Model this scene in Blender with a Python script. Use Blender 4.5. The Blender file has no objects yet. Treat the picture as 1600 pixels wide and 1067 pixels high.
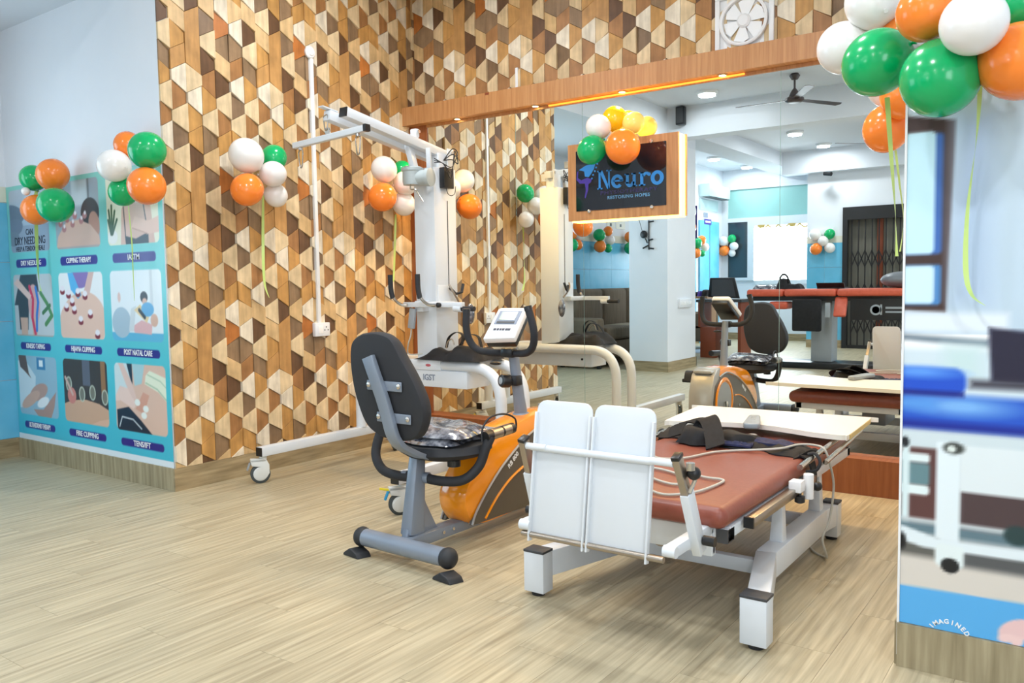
import bpy, bmesh, math, random
import numpy as np
from mathutils import Vector, Matrix
random.seed(7)
C = bpy.context.scene.collection
sc = bpy.context.scene
PI = math.pi

# ------------------------------------------------------------------ camera
cam_d = bpy.data.cameras.new('camera'); cam = bpy.data.objects.new('camera', cam_d); C.objects.link(cam)
F = Vector((-0.5804, 0.8114, -0.0689)).normalized()
Rr = Vector((0.8138, 0.5810, -0.0152)); Rr = (Rr - F * Rr.dot(F)).normalized()
U = Rr.cross(F)
cam.matrix_world = Matrix(((Rr.x, U.x, -F.x, 3.8886), (Rr.y, U.y, -F.y, -4.3118), (Rr.z, U.z, -F.z, 1.0445), (0, 0, 0, 1)))
cam_d.sensor_width = 36; cam_d.lens = 1293.47 / 1600 * 36; cam_d.clip_start = 0.02; cam_d.clip_end = 60
sc.camera = cam

# ------------------------------------------------------------------ world, exposure
sc.view_settings.view_transform = 'Standard'; sc.view_settings.look = 'None'
sc.view_settings.gamma = 1; sc.view_settings.use_curve_mapping = False
sc.view_settings.exposure = 0.02
w = bpy.data.worlds.new('world'); sc.world = w; w.use_nodes = True
w.node_tree.nodes['Background'].inputs[0].default_value = (0.75, 0.87, 1, 1)
w.node_tree.nodes['Background'].inputs[1].default_value = 0.6
sc.cycles.max_bounces = 10; sc.cycles.diffuse_bounces = 5; sc.cycles.glossy_bounces = 5
sc.cycles.sample_clamp_indirect = 6; sc.cycles.caustics_reflective = True; sc.cycles.blur_glossy = 1.0; sc.cycles.caustics_refractive = False
sc.cycles.use_denoising = True

def lin(c):
    c = c / 255
    return c / 12.92 if c <= 0.04045 else ((c + 0.055) / 1.055) ** 2.4
def rgb(r, g, b): return (lin(r), lin(g), lin(b), 1)

def area(name, loc, size, power, col, rot=(0, 0, 0), shape='DISK', sy=None, spread=PI):
    l = bpy.data.lights.new(name, 'AREA'); l.shape = shape; l.size = size
    if sy: l.size_y = sy
    l.energy = power; l.color = col; l.spread = spread
    o = bpy.data.objects.new(name, l); o.location = loc; o.rotation_euler = rot; C.objects.link(o); return o
COOL = (0.95, 0.975, 1.0)
CEIL = 3.0
# ceiling lamps seen in the mirror, then the same rows carried on over the rest of the room
SEEN = [(0.494, -4.07), (0.50, -7.04), (0.53, -8.30), (-1.20, -8.48), (-1.12, -9.75)]
REST = [(0.9, -1.3), (2.6, -1.7), (3.1, -3.6), (2.0, -2.9), (4.7, -3.4), (3.0, -6.3), (4.8, -6.6), (3.0, -8.2)]
LP = 15
for x, y in SEEN: area('ceiling_lamp_light', (x, y, CEIL - 0.045), 0.17, LP, COOL)
for x, y in REST: area('ceiling_lamp_light', (x, y, CEIL - 0.045), 0.17, LP * 1.35, COOL)
# daylight from the recess window, then two unseen side sources
area('window_daylight', (-0.70, -10.05, 1.5), 0.8, 30, (0.85, 0.94, 1), (PI / 2, 0, 0), 'RECTANGLE', 0.9)
area('right_added_daylight', (5.5, -5.6, 1.6), 2.2, 62, (0.83, 0.92, 1), (PI / 2, 0, PI / 2), 'RECTANGLE', 1.5)  # daylight area added out of view; no window stands on this wall
area('left_unseen_daylight', (-1.66, -3.35, 1.5), 1.5, 22, (0.66, 0.86, 1), (PI / 2, 0, -PI / 2), 'RECTANGLE', 1.2)  # unseen source for the bluish light at left; no window is built

# ------------------------------------------------------------------ materials
M = {}
def mat(name, col, rough=0.5, metal=0.0, spec=0.5, emit=None, es=0, trans=0, coat=0, alpha=1, sub=0):
    m = bpy.data.materials.new(name); m.use_nodes = True
    b = m.node_tree.nodes['Principled BSDF']
    b.inputs['Base Color'].default_value = col; b.inputs['Roughness'].default_value = rough
    b.inputs['Metallic'].default_value = metal; b.inputs['Specular IOR Level'].default_value = spec
    if emit: b.inputs['Emission Color'].default_value = emit; b.inputs['Emission Strength'].default_value = es
    if trans: b.inputs['Transmission Weight'].default_value = trans
    if coat: b.inputs['Coat Weight'].default_value = coat; b.inputs['Coat Roughness'].default_value = 0.05
    if sub: b.inputs['Subsurface Weight'].default_value = sub; b.inputs['Subsurface Radius'].default_value = (0.03, 0.03, 0.03)
    b.inputs['Alpha'].default_value = alpha
    M[name] = m; return m
def nodes(m): return m.node_tree.nodes, m.node_tree.links, m.node_tree.nodes['Principled BSDF']
def noisy(m, c1, c2, scale=(1, 1, 1), nscale=8, detail=6, lo=0.3, hi=0.7, bump=0, coord='Object', rnd=0.0, island=False):
    n, l, b = nodes(m)
    tc = n.new('ShaderNodeTexCoord'); mp = n.new('ShaderNodeMapping'); mp.inputs['Scale'].default_value = scale
    nz = n.new('ShaderNodeTexNoise'); nz.inputs['Scale'].default_value = nscale; nz.inputs['Detail'].default_value = detail
    if coord == 'Position':
        g = n.new('ShaderNodeNewGeometry'); l.new(g.outputs['Position'], mp.inputs['Vector'])
    else: l.new(tc.outputs[coord], mp.inputs['Vector'])
    r = n.new('ShaderNodeValToRGB'); e = r.color_ramp.elements
    e[0].position = lo; e[0].color = c1; e[1].position = hi; e[1].color = c2
    l.new(mp.outputs[0], nz.inputs['Vector']); l.new(nz.outputs['Fac'], r.inputs[0])
    out = r.outputs[0]
    if rnd:
        oi = n.new('ShaderNodeObjectInfo'); gi = n.new('ShaderNodeNewGeometry')
        src = gi.outputs['Random Per Island'] if island else oi.outputs['Random']
        if not island:
            ad = n.new('ShaderNodeVectorMath'); ad.operation = 'ADD'
            cb = n.new('ShaderNodeCombineXYZ'); mu = n.new('ShaderNodeMath'); mu.operation = 'MULTIPLY'; mu.inputs[1].default_value = 40
            l.new(oi.outputs['Random'], mu.inputs[0]); l.new(mu.outputs[0], cb.inputs[0]); l.new(mu.outputs[0], cb.inputs[1])
            l.new(mp.outputs[0], ad.inputs[0]); l.new(cb.outputs[0], ad.inputs[1]); l.new(ad.outputs[0], nz.inputs['Vector'])
        hs = n.new('ShaderNodeHueSaturation'); mr = n.new('ShaderNodeMapRange')
        mr.inputs[3].default_value = 1 - rnd; mr.inputs[4].default_value = 1 + rnd
        l.new(src, mr.inputs[0]); l.new(mr.outputs[0], hs.inputs['Value']); l.new(out, hs.inputs['Color']); out = hs.outputs[0]
    l.new(out, b.inputs['Base Color'])
    if bump:
        bp = n.new('ShaderNodeBump'); bp.inputs['Strength'].default_value = bump; bp.inputs['Distance'].default_value = 0.002
        l.new(nz.outputs['Fac'], bp.inputs['Height']); l.new(bp.outputs[0], b.inputs['Normal'])
    return m
def vcol(name, rough=0.35, spec=0.4):
    m = mat(name, (1, 1, 1, 1), rough, 0, spec); n, l, b = nodes(m)
    a = n.new('ShaderNodeVertexColor'); a.layer_name = 'print'; l.new(a.outputs[0], b.inputs['Base Color']); return m

noisy(mat('wall_paint', rgb(214, 224, 232), 0.6, 0, 0.3), rgb(221, 226, 233), rgb(226, 230, 236), (1, 1, 1), 3, coord='Position')
mat('ceiling_paint', rgb(214, 220, 228), 0.7)
noisy(mat('blue_tile', rgb(98, 182, 218), 0.25), rgb(92, 178, 214), rgb(110, 190, 224), (1, 1, 1), 5, coord='Position', rnd=0.03)
mat('cream_strip', rgb(222, 220, 205), 0.3)
mat('grout', rgb(120, 150, 160), 0.8)
mat('floor_joint', rgb(105, 92, 70), 0.8)
for nm, isl in (('floor_plank', False), ('floor_plank_far', True)):
    m = noisy(mat(nm, rgb(190, 172, 136), 0.42, 0, 0.4), rgb(148, 136, 110), rgb(198, 186, 156), (24, 0.9, 1), 2.6, 9, 0.26, 0.72, 0.08,
          coord='Position', rnd=0.035, island=isl)
noisy(mat('skirting', rgb(150, 135, 105), 0.4), rgb(132, 116, 86), rgb(176, 158, 124), (2, 2, 22), 2.2, 8, 0.3, 0.7, coord='Position')
noisy(mat('skirting_upright', rgb(150, 135, 105), 0.4), rgb(136, 124, 96), rgb(176, 164, 134), (24, 24, 1.5), 2.2, 8, 0.3, 0.7, coord='Position')
for nm, a, b2 in (('veneer', rgb(174, 120, 72), rgb(192, 140, 90)), ('veneer_dark', rgb(142, 80, 42), rgb(158, 94, 52))):
    m = mat(nm, a, 0.45); n, l, b = nodes(m)
    g = n.new('ShaderNodeNewGeometry'); mp = n.new('ShaderNodeMapping'); mp.inputs['Rotation'].default_value = (0, math.radians(38), 0); mp.inputs['Scale'].default_value = (60, 4, 3)
    nz = n.new('ShaderNodeTexNoise'); nz.inputs['Scale'].default_value = 1.2; nz.inputs['Detail'].default_value = 5
    r = n.new('ShaderNodeValToRGB'); e = r.color_ramp.elements; e[0].position = 0.35; e[0].color = a; e[1].position = 0.65; e[1].color = b2
    l.new(g.outputs['Position'], mp.inputs[0]); l.new(mp.outputs[0], nz.inputs[0]); l.new(nz.outputs['Fac'], r.inputs[0]); l.new(r.outputs[0], b.inputs['Base Color'])
m = mat('mirror_glass', rgb(238, 243, 240), 0.0, 1.0)
mat('mirror_edge', rgb(190, 215, 205), 0.2)
mat('white_metal', rgb(214, 220, 226), 0.34, 0, 0.5)
mat('white_plastic', rgb(232, 234, 236), 0.35)
mat('cream_laminate', rgb(240, 236, 226), 0.3)
mat('edge_band', rgb(205, 180, 110), 0.4)
mat('black_rubber', rgb(34, 36, 40), 0.6)
mat('black_foam', rgb(38, 40, 45), 0.75)
mat('black_plastic', rgb(26, 27, 30), 0.35)
mat('dark_cap', rgb(60, 62, 66), 0.5)
mat('grey_metal', rgb(132, 142, 156), 0.35, 0.25)
mat('grey_plastic', rgb(150, 157, 163), 0.4)
mat('motor_grey', rgb(172, 182, 184), 0.45)
mat('chrome', rgb(200, 196, 190), 0.15, 1)
mat('steel', rgb(170, 160, 148), 0.3, 0.9)
mat('bolt', rgb(210, 205, 198), 0.25, 0.9)
noisy(mat('tan_leather', rgb(150, 72, 52), 0.38), rgb(130, 68, 54), rgb(139, 74, 60), (1, 1, 1), 60, bump=0.1)
noisy(mat('coral_leather', rgb(206, 92, 66), 0.4), rgb(200, 88, 62), rgb(212, 98, 72), (1, 1, 1), 30)
mat('orange_gloss', rgb(244, 148, 20), 0.15, 0, 0.6, coat=0.6)
mat('bronze_plastic', rgb(92, 84, 72), 0.35, 0.1)
mat('silver_plastic', rgb(176, 176, 174), 0.3, 0.3)
mat('lcd', rgb(150, 162, 148), 0.2)
mat('navy_print', rgb(40, 34, 130), 0.4)
mat('ink', rgb(40, 42, 60), 0.5)
mat('ink_grey', rgb(130, 140, 158), 0.5)
mat('ink_red', rgb(190, 90, 100), 0.5)
mat('paper_white', rgb(238, 240, 242), 0.5)
noisy(mat('black_cloth', rgb(24, 24, 27), 0.8), rgb(9, 9, 11), rgb(22, 22, 26), (1, 1, 1), 40, bump=0.3)
noisy(mat('navy_cloth', rgb(38, 46, 84), 0.75), rgb(20, 28, 62), rgb(34, 44, 86), (1, 1, 1), 40, bump=0.3)
noisy(mat('brown_corduroy', rgb(96, 84, 70), 0.9), rgb(86, 74, 60), rgb(116, 102, 84), (1, 30, 1), 3, coord='Position')
mat('sofa_seat', rgb(144, 134, 116), 0.85)
mat('cable_grey', rgb(188, 186, 176), 0.5)
mat('caster_white', rgb(214, 218, 216), 0.35)
mat('tyre', rgb(64, 72, 74), 0.6)
mat('blue_plastic', rgb(40, 150, 200), 0.4)
mat('yellow_plastic', rgb(225, 205, 40), 0.4)
m = mat('plastic_wrap', rgb(150, 156, 172), 0.12, 0.0, 0.9, coat=1)
noisy(m, rgb(62, 66, 80), rgb(186, 190, 200), (1, 1, 1), 30, 5, 0.42, 0.76, bump=1.0)
n_, l_, b_ = nodes(m)
for k, c in dict(green=(4, 170, 98), orange=(248, 134, 48), white=(236, 234, 232), amber=(252, 196, 16), pale=(250, 226, 120)).items():  # last two: sign LED glow painted into orange and white balloons
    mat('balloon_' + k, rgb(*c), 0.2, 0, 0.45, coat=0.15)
mat('ribbon', rgb(196, 222, 128), 0.4)
mat('sign_black', rgb(24, 27, 34), 0.06, 0, 0.6)
mat('sign_blue', rgb(44, 136, 214), 0.4); mat('sign_purple', rgb(66, 46, 150), 0.4); mat('sign_dim', rgb(42, 32, 84), 0.4); mat('sign_pale', rgb(96, 150, 190), 0.4)
mat('led_strip', rgb(255, 220, 120), 0.5, emit=rgb(255, 205, 90), es=7.0)
mat('led_warm', rgb(255, 180, 80), 0.5, emit=rgb(255, 160, 50), es=1.6)
mat('lamp_glow', rgb(255, 255, 255), 0.5, emit=rgb(240, 248, 255), es=9)
mat('lamp_off', rgb(196, 194, 204), 0.5)
mat('downlight_glow', rgb(255, 230, 180), 0.5, emit=rgb(255, 214, 140), es=30)
mat('daylight_pane', rgb(255, 255, 255), 0.5, emit=rgb(246, 251, 255), es=3.2)
mat('frosted_teal', rgb(140, 186, 184), 0.2, emit=rgb(140, 190, 188), es=0.12)
mat('dark_glass', rgb(52, 66, 74), 0.08)
mat('window_frame', rgb(214, 220, 226), 0.4)
mat('curtain_tan', rgb(186, 160, 90), 0.7)
mat('black_iron', rgb(26, 26, 28), 0.5)
mat('gate_back', rgb(118, 116, 106), 0.7)
mat('orange_wood', rgb(130, 62, 34), 0.5)
mat('oak', rgb(178, 140, 104), 0.5)
mat('fan_brown', rgb(66, 56, 56), 0.4)
mat('ball_grey', rgb(116, 120, 126), 0.35)
mat('rug', rgb(140, 158, 176), 0.9)
mat('banner_purple', rgb(54, 36, 120), 0.5)
mat('socket_white', rgb(226, 230, 236), 0.4)
mat('teal_ac', rgb(186, 212, 216), 0.4)
vcol('poster_print', 0.3); vcol('wall_print', 0.45)
def shading_noise(m):   # broad noise in the colour, standing in for the print's shading
    n, l, b = nodes(m); src = b.inputs['Base Color'].links[0].from_socket
    g = n.new('ShaderNodeNewGeometry'); nz = n.new('ShaderNodeTexNoise'); nz.inputs['Scale'].default_value = 13; nz.inputs['Detail'].default_value = 3
    mr = n.new('ShaderNodeMapRange'); mr.inputs[1].default_value = .3; mr.inputs[2].default_value = .7; mr.inputs[3].default_value = .80; mr.inputs[4].default_value = 1.06
    mx = n.new('ShaderNodeHueSaturation'); l.new(g.outputs['Position'], nz.inputs['Vector']); l.new(nz.outputs['Fac'], mr.inputs[0]); l.new(mr.outputs[0], mx.inputs['Value'])
    l.new(src, mx.inputs['Color']); l.new(mx.outputs[0], b.inputs['Base Color'])
TC = dict(white=(240, 229, 208), cream=(230, 205, 164), tan=(218, 184, 134), gold=(203, 154, 90), orange=(190, 118, 58),
          brown=(172, 124, 78), plank=(199, 151, 93), grey=(152, 124, 94), dark=(110, 80, 56), dim=(138, 111, 84))
for k, c in TC.items():
    d = 0.87; a = rgb(c[0] * d, c[1] * d * 0.985, c[2] * d * 0.96); b2 = rgb(min(255, c[0] * 1.03), min(255, c[1] * 1.03), min(255, c[2] * 1.03))
    noisy(mat('tile_' + k, rgb(*c), 0.5, 0, 0.35), a, b2, (14, 14, 1.6), 3, 6, 0.25, 0.7, 0.05, coord='Position', rnd=0.05)
    shading_noise(M['tile_' + k])

# ------------------------------------------------------------------ mesh building
def catmull(pts, n=6):
    P = [Vector(p) for p in pts]; out = []
    for i in range(len(P) - 1):
        p0 = P[max(i - 1, 0)]; p1 = P[i]; p2 = P[i + 1]; p3 = P[min(i + 2, len(P) - 1)]
        for k in range(n):
            t = k / n
            out.append(0.5 * ((2 * p1) + (-p0 + p2) * t + (2 * p0 - 5 * p1 + 4 * p2 - p3) * t * t + (-p0 + 3 * p1 - 3 * p2 + p3) * t ** 3))
    out.append(P[-1]); return out
def fillet(pts, r, n=6):
    P = [Vector(p) for p in pts]; out = [P[0]]
    for i in range(1, len(P) - 1):
        a = (P[i - 1] - P[i]); b = (P[i + 1] - P[i]); rr = min(r, a.length * .49, b.length * .49)
        s = P[i] + a.normalized() * rr; e = P[i] + b.normalized() * rr
        for k in range(n + 1):
            t = k / n; out.append(s * (1 - t) ** 2 + P[i] * 2 * t * (1 - t) + e * t * t)
    out.append(P[-1]); return out

class MB:
    def __init__(s): s.v = []; s.f = []
    def add(s, vs, fs):
        o = len(s.v); s.v += [tuple(v) for v in vs]; s.f += [tuple(i + o for i in f) for f in fs]; return s
    def box(s, x0, x1, y0, y1, z0, z1):
        return s.add([(x0, y0, z0), (x1, y0, z0), (x1, y1, z0), (x0, y1, z0), (x0, y0, z1), (x1, y0, z1), (x1, y1, z1), (x0, y1, z1)],
                     [(0, 3, 2, 1), (4, 5, 6, 7), (0, 1, 5, 4), (1, 2, 6, 5), (2, 3, 7, 6), (3, 0, 4, 7)])
    def beam(s, p, q, w, h, w2=None, h2=None, up=(0, 0, 1)):
        p = Vector(p); q = Vector(q); d = (q - p).normalized(); up = Vector(up)
        if abs(d.dot(up)) > .98: up = Vector((0, 1, 0))
        a = d.cross(up).normalized(); b = a.cross(d)
        w2 = w2 or w; h2 = h2 or h; vs = []
        for c, ww, hh in ((p, w, h), (q, w2, h2)):
            for i, j in ((-1, -1), (1, -1), (1, 1), (-1, 1)): vs.append(c + a * ww / 2 * i + b * hh / 2 * j)
        return s.add(vs, [(0, 1, 2, 3), (7, 6, 5, 4), (0, 4, 5, 1), (1, 5, 6, 2), (2, 6, 7, 3), (3, 7, 4, 0)])
    def tube(s, pts, r, n=10, sq=1.0, up=None):
        P = [Vector(p) for p in pts]; rings = []; m = len(P)
        rr = r if isinstance(r, (list, tuple)) else [r] * m
        prev = None
        for i in range(m):
            d = (P[min(i + 1, m - 1)] - P[max(i - 1, 0)]).normalized()
            if prev is None:
                u = Vector(up) if up else (Vector((0, 0, 1)) if abs(d.z) < .9 else Vector((1, 0, 0)))
                a = d.cross(u).normalized()
            else: a = (prev - d * prev.dot(d)).normalized()
            prev = a; b = d.cross(a)
            rings.append([P[i] + a * math.cos(2 * PI * k / n) * rr[i] + b * math.sin(2 * PI * k / n) * rr[i] * sq for k in range(n)])
        vs = [v for g in rings for v in g]; fs = []
        for i in range(m - 1):
            for k in range(n): fs.append((i * n + k, i * n + (k + 1) % n, (i + 1) * n + (k + 1) % n, (i + 1) * n + k))
        fs.append(tuple(range(n - 1, -1, -1))); fs.append(tuple((m - 1) * n + k for k in range(n)))
        return s.add(vs, fs)
    def rtube(s, pts, w, h, up=(0, 0, 1)):   # rectangular tube along a path, h measured along 'up'
        P = [Vector(p) for p in pts]; m = len(P); vs = []; fs = []; side = Vector(up)
        for i in range(m):
            d = (P[min(i + 1, m - 1)] - P[max(i - 1, 0)]).normalized(); a = d.cross(side).normalized()
            for i2, j in ((-1, -1), (1, -1), (1, 1), (-1, 1)): vs.append(P[i] + a * w / 2 * i2 + side * h / 2 * j)
        for i in range(m - 1):
            for k in range(4): fs.append((i * 4 + k, i * 4 + (k + 1) % 4, i * 4 + 4 + (k + 1) % 4, i * 4 + 4 + k))
        fs += [(3, 2, 1, 0), tuple((m - 1) * 4 + k for k in range(4))]
        return s.add(vs, fs)
    def cyl(s, p, q, r, r2=None, n=18): return s.tube([p, q], [r, r2 if r2 is not None else r], n)
    def lathe(s, prof, c, axis=(0, 0, 1), n=24):
        A = Vector(axis).normalized(); u = Vector((1, 0, 0)) if abs(A.x) < .9 else Vector((0, 1, 0))
        a = A.cross(u).normalized(); b = A.cross(a); c = Vector(c); vs = []; fs = []
        for r, h in prof:
            for k in range(n): vs.append(c + A * h + (a * math.cos(2 * PI * k / n) + b * math.sin(2 * PI * k / n)) * r)
        for i in range(len(prof) - 1):
            for k in range(n): fs.append((i * n + k, i * n + (k + 1) % n, (i + 1) * n + (k + 1) % n, (i + 1) * n + k))
        fs.append(tuple(range(n - 1, -1, -1))); fs.append(tuple((len(prof) - 1) * n + k for k in range(n)))
        return s.add(vs, fs)
    def ell(s, c, r, n=20, m=12, tip=0.0):
        vs = []; fs = []; rx, ry, rz = r if isinstance(r, (tuple, list)) else (r, r, r)
        vs.append((c[0], c[1], c[2] - rz * (1 + tip)))
        for i in range(1, m):
            t = -PI / 2 + PI * i / m; cz = math.sin(t); k2 = math.cos(t) * (1 - tip * .5 * max(0, -cz))
            for k in range(n): vs.append((c[0] + rx * k2 * math.cos(2 * PI * k / n), c[1] + ry * k2 * math.sin(2 * PI * k / n), c[2] + rz * cz * (1 + (tip if cz < 0 else 0) * abs(cz))))
        vs.append((c[0], c[1], c[2] + rz)); L = len(vs) - 1
        for k in range(n): fs.append((0, 1 + (k + 1) % n, 1 + k))
        for i in range(m - 2):
            for k in range(n): a = 1 + i * n; fs.append((a + k, a + (k + 1) % n, a + n + (k + 1) % n, a + n + k))
        a = 1 + (m - 2) * n
        for k in range(n): fs.append((a + k, a + (k + 1) % n, L))
        return s.add(vs, fs)
    def prism(s, poly, fn, t0, t1):   # poly in (u,v); fn(u,v,t)->xyz
        n = len(poly); vs = [fn(u, v, t0) for u, v in poly] + [fn(u, v, t1) for u, v in poly]
        fs = [tuple(range(n)), tuple(range(2 * n - 1, n - 1, -1))] + [((i + 1) % n, i, i + n, (i + 1) % n + n) for i in range(n)]
        return s.add(vs, fs)
    def build(s, name, m, parent=None, bevel=0, seg=2, smooth=True, mats=None):
        off = Vector(parent.get('base', (0, 0, 0))) if parent is not None else Vector((0, 0, 0))
        me = bpy.data.meshes.new(name); me.from_pydata([tuple(Vector(v) - off) for v in s.v], [], s.f); me.validate()
        bm = bmesh.new(); bm.from_mesh(me); bmesh.ops.recalc_face_normals(bm, faces=bm.faces)
        if bevel:
            es = [e for e in bm.edges if len(e.link_faces) == 2 and e.calc_face_angle(0) > 0.6]
            bmesh.ops.bevel(bm, geom=es, offset=bevel, segments=seg, affect='EDGES', profile=0.5, clamp_overlap=True)
        bm.to_mesh(me); bm.free()
        if smooth:
            for p_ in me.polygons: p_.use_smooth = True
            me.set_sharp_from_angle(angle=math.radians(35))
        me.materials.append(M[m] if isinstance(m, str) else m)
        o = bpy.data.objects.new(name, me); C.objects.link(o)
        if parent is not None: o.parent = parent; o['base'] = tuple(off)
        return o
def tag(o, label=None, cat=None, group=None, kind=None):
    if label: o['label'] = label
    if cat: o['category'] = cat
    if group: o['group'] = group
    if kind: o['kind'] = kind
    return o
def thing(name, loc, label, cat, group=None):
    o = bpy.data.objects.new(name, None); o.location = loc; o.empty_display_size = 0.1; C.objects.link(o); o['base'] = tuple(loc)
    return tag(o, label, cat, group)
def fix_base(o):   # children built in world space under a child mesh: child has no own offset
    return o
def text(s, name, size, m, loc, parent, rot=(PI / 2, 0, 0), ext=0.0006, bold=0.0, sx=1.0, spacing=1.0):
    cu = bpy.data.curves.new(name, 'FONT'); cu.body = s; cu.size = size; cu.extrude = ext; cu.offset = bold
    cu.align_x = 'CENTER'; cu.align_y = 'CENTER'; cu.space_character = spacing; cu.resolution_u = 3
    t = bpy.data.objects.new(name, cu); C.objects.link(t)
    dg = bpy.context.evaluated_depsgraph_get(); me = bpy.data.meshes.new_from_object(t.evaluated_get(dg))
    bpy.data.objects.remove(t)
    off = Vector(parent.get('base', (0, 0, 0))) if parent is not None else Vector((0, 0, 0))
    from mathutils import Euler
    mt = Matrix.Translation(Vector(loc) - off) @ Euler(rot).to_matrix().to_4x4() @ Matrix.Diagonal((sx, 1, 1, 1))
    me.transform(mt); me.materials.clear(); me.materials.append(M[m])
    o = bpy.data.objects.new(name, me); C.objects.link(o)
    if parent is not None: o.parent = parent; o['base'] = tuple(off)
    return o
def struct(o): o['kind'] = 'structure'; return o

# ------------------------------------------------------------------ room shell
W = 0.0883; HS = 0.12; YR = -1.889; YP = -1.936; XP = 3.463; XL = -1.72; XR = 5.6; YF = -8.93; YD = -10.2
floor = struct(MB().box(XL - .1, XR + .1, YD - .1, .1, -.08, -.006).build('floor', 'floor_joint', smooth=False))
struct(MB().box(XL - .1, XR + .1, YD - .1, .1, CEIL, CEIL + .1).build('ceiling', 'ceiling_paint', smooth=False))
wl = struct(MB().box(-.1, 0, YR + .1, .1, -.08, CEIL).build('wall_left', 'dark_cap', smooth=False))
M['dark_cap']; wl.data.materials[0] = mat('tile_backing', rgb(62, 44, 30), 0.8)
wb = struct(MB().box(0, XR + .1, 0, .1, -.08, CEIL).build('wall_back', 'tile_backing', smooth=False))
struct(MB().box(XL - .1, 0, YR, YR + .1, -.08, CEIL).build('wall_return', 'wall_paint', smooth=False))
wfl = struct(MB().box(XL - .1, XL, YD - .1, YR, -.08, CEIL).build('wall_far_left', 'wall_paint', smooth=False))
struct(MB().box(XP, XR + .1, YP, 0, -.08, CEIL).build('wall_right_return', 'wall_paint', smooth=False))
struct(MB().box(XR, XR + .1, YD, YP, -.08, CEIL).build('wall_right', 'wall_paint', smooth=False))
# front wall (behind the camera) with the gate opening, its jog and the window recess
wf = struct(MB().box(.13, .66, YF - .12, YF, -.08, CEIL).box(.66, 1.75, YF - .12, YF, 2.12, CEIL).box(1.75, XR + .1, YF - .12, YF, -.08, CEIL)
            .box(.13, .25, YD, YF - .12, -.08, CEIL).build('wall_front', 'wall_paint', smooth=False))
struct(MB().box(XL, .2, YD - .1, YD, -.08, CEIL).build('wall_recess', 'wall_paint', smooth=False))
struct(MB().box(XL, -.2, -5.4, YR, 2.64, CEIL).build('trim_1', 'ceiling_paint', smooth=False))
struct(MB().box(-.6, -.2, YD, -5.4, 2.80, CEIL).build('trim_2', 'ceiling_paint', smooth=False))
struct(MB().box(-.2, XR, -4.85, -4.6, 2.66, CEIL).build('trim_3', 'ceiling_paint', smooth=False))
struct(MB().box(-.2, XR, YF, -8.72, 2.66, CEIL).build('trim_4', 'ceiling_paint', smooth=False))
pil = struct(MB().box(-.69, -.2, -5.4, -4.6, 0, 2.64).build('wall_pillar', 'wall_paint', smooth=False))
def base(name, m, boxes):
    b = MB()
    for x in boxes: b.box(*x)
    return struct(b.build(name, m, smooth=False))
base('baseboard_left', 'skirting', [(0, .012, YR - .012, -.124, 0, HS)])
base('baseboard_return', 'skirting_upright', [(XL, 0, YR - .012, YR, 0, HS)])
base('baseboard_far_left', 'skirting', [(XL, XL + .012, YD, YR - .012, 0, HS)])
base('baseboard_right_return', 'skirting_upright', [(XP - .004, XR, YP - .012, YP, 0, HS), (XP - .012, XP, YP, -.124, 0, HS)])
base('baseboard_pillar', 'skirting', [(-.702, -.188, -4.6, -4.588, 0, HS), (-.2, -.188, -5.412, -4.6, 0, HS), (-.702, -.69, -5.4, -4.6, 0, HS), (-.702, -.188, -5.412, -5.4, 0, HS)])
base('baseboard_front', 'skirting', [(.13, .66, YF, YF + .012, 0, HS), (1.75, XR, YF, YF + .012, 0, HS), (XL, .13, YD, YD + .012, 0, HS)])

# blue glazed tiles with a cream border: far left wall and the short front wall
for j in range(4):
    for i in range(14):
        if j == 0 and i == 0:
            t0 = MB().box(0, .008, .002, .59, .002, .368).build('tile', 'blue_tile', wfl, smooth=False); proto = t0
            t0.location = (XL, YR - .592, HS); continue
        if -9.95 < YR - .592 * (i + 1) + .3 < -8.95 and True: continue
        t = proto.copy(); C.objects.link(t); t.parent = wfl; t.location = (XL, YR - .592 * (i + 1), HS + .370 * j)
for i in range(14):
    if -9.95 < YR - .592 * (i + 1) + .3 < -8.95: continue
    if i == 0:
        cproto = MB().box(0, .009, .002, .59, .002, .098).build('border_tile', 'cream_strip', wfl, smooth=False); t = cproto
    else: t = cproto.copy(); C.objects.link(t); t.parent = wfl
    t.location = (XL, YR - .592 * (i + 1), HS + 1.48)
for j in range(4):
    for i in range(2):
        if i == j == 0: fproto = MB().box(.002, .263, 0, .008, .002, .368).build('tile', 'blue_tile', wf, smooth=False); t = fproto
        else: t = fproto.copy(); C.objects.link(t); t.parent = wf
        t.location = (.13 + .265 * i, YF, HS + .37 * j)
MB().box(.13, .66, YF, YF + .009, 1.60, 1.70).build('border_tile', 'cream_strip', wf, smooth=False)

# ------------------------------------------------------------------ floor planks
def cam_px(p):
    d = Vector(p) - cam.matrix_world.translation; z = d.dot(F)
    if z < .1: return None
    return (800 + 1293.5 * d.dot(Rr) / z, 533.5 - 1293.5 * d.dot(U) / z, z)
PWd, PLn = 0.152, 0.914
cells = []
nx = int((XR - XL) / PWd) + 1
for i in range(nx):
    off = (i * 0.37 % 1) * PLn
    y = 0.0 + off
    while y > YD:
        x0 = XL + i * PWd; x1 = min(x0 + PWd, XR); ya = min(y, 0); yb = max(y - PLn, YD)
        if ya - yb > .02: cells.append((x0, x1, yb, ya, abs(x1 - x0 - PWd) < 1e-6 and abs(ya - yb - PLn) < 1e-6))
        y -= PLn
def rank(c):
    q = cam_px(((c[0] + c[1]) / 2, (c[2] + c[3]) / 2, 0))
    if q is None or not (-150 < q[0] < 1700) or q[1] > 1250: return 1e9
    return q[2]
cells.sort(key=rank)
pm = None; far = MB()
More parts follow.
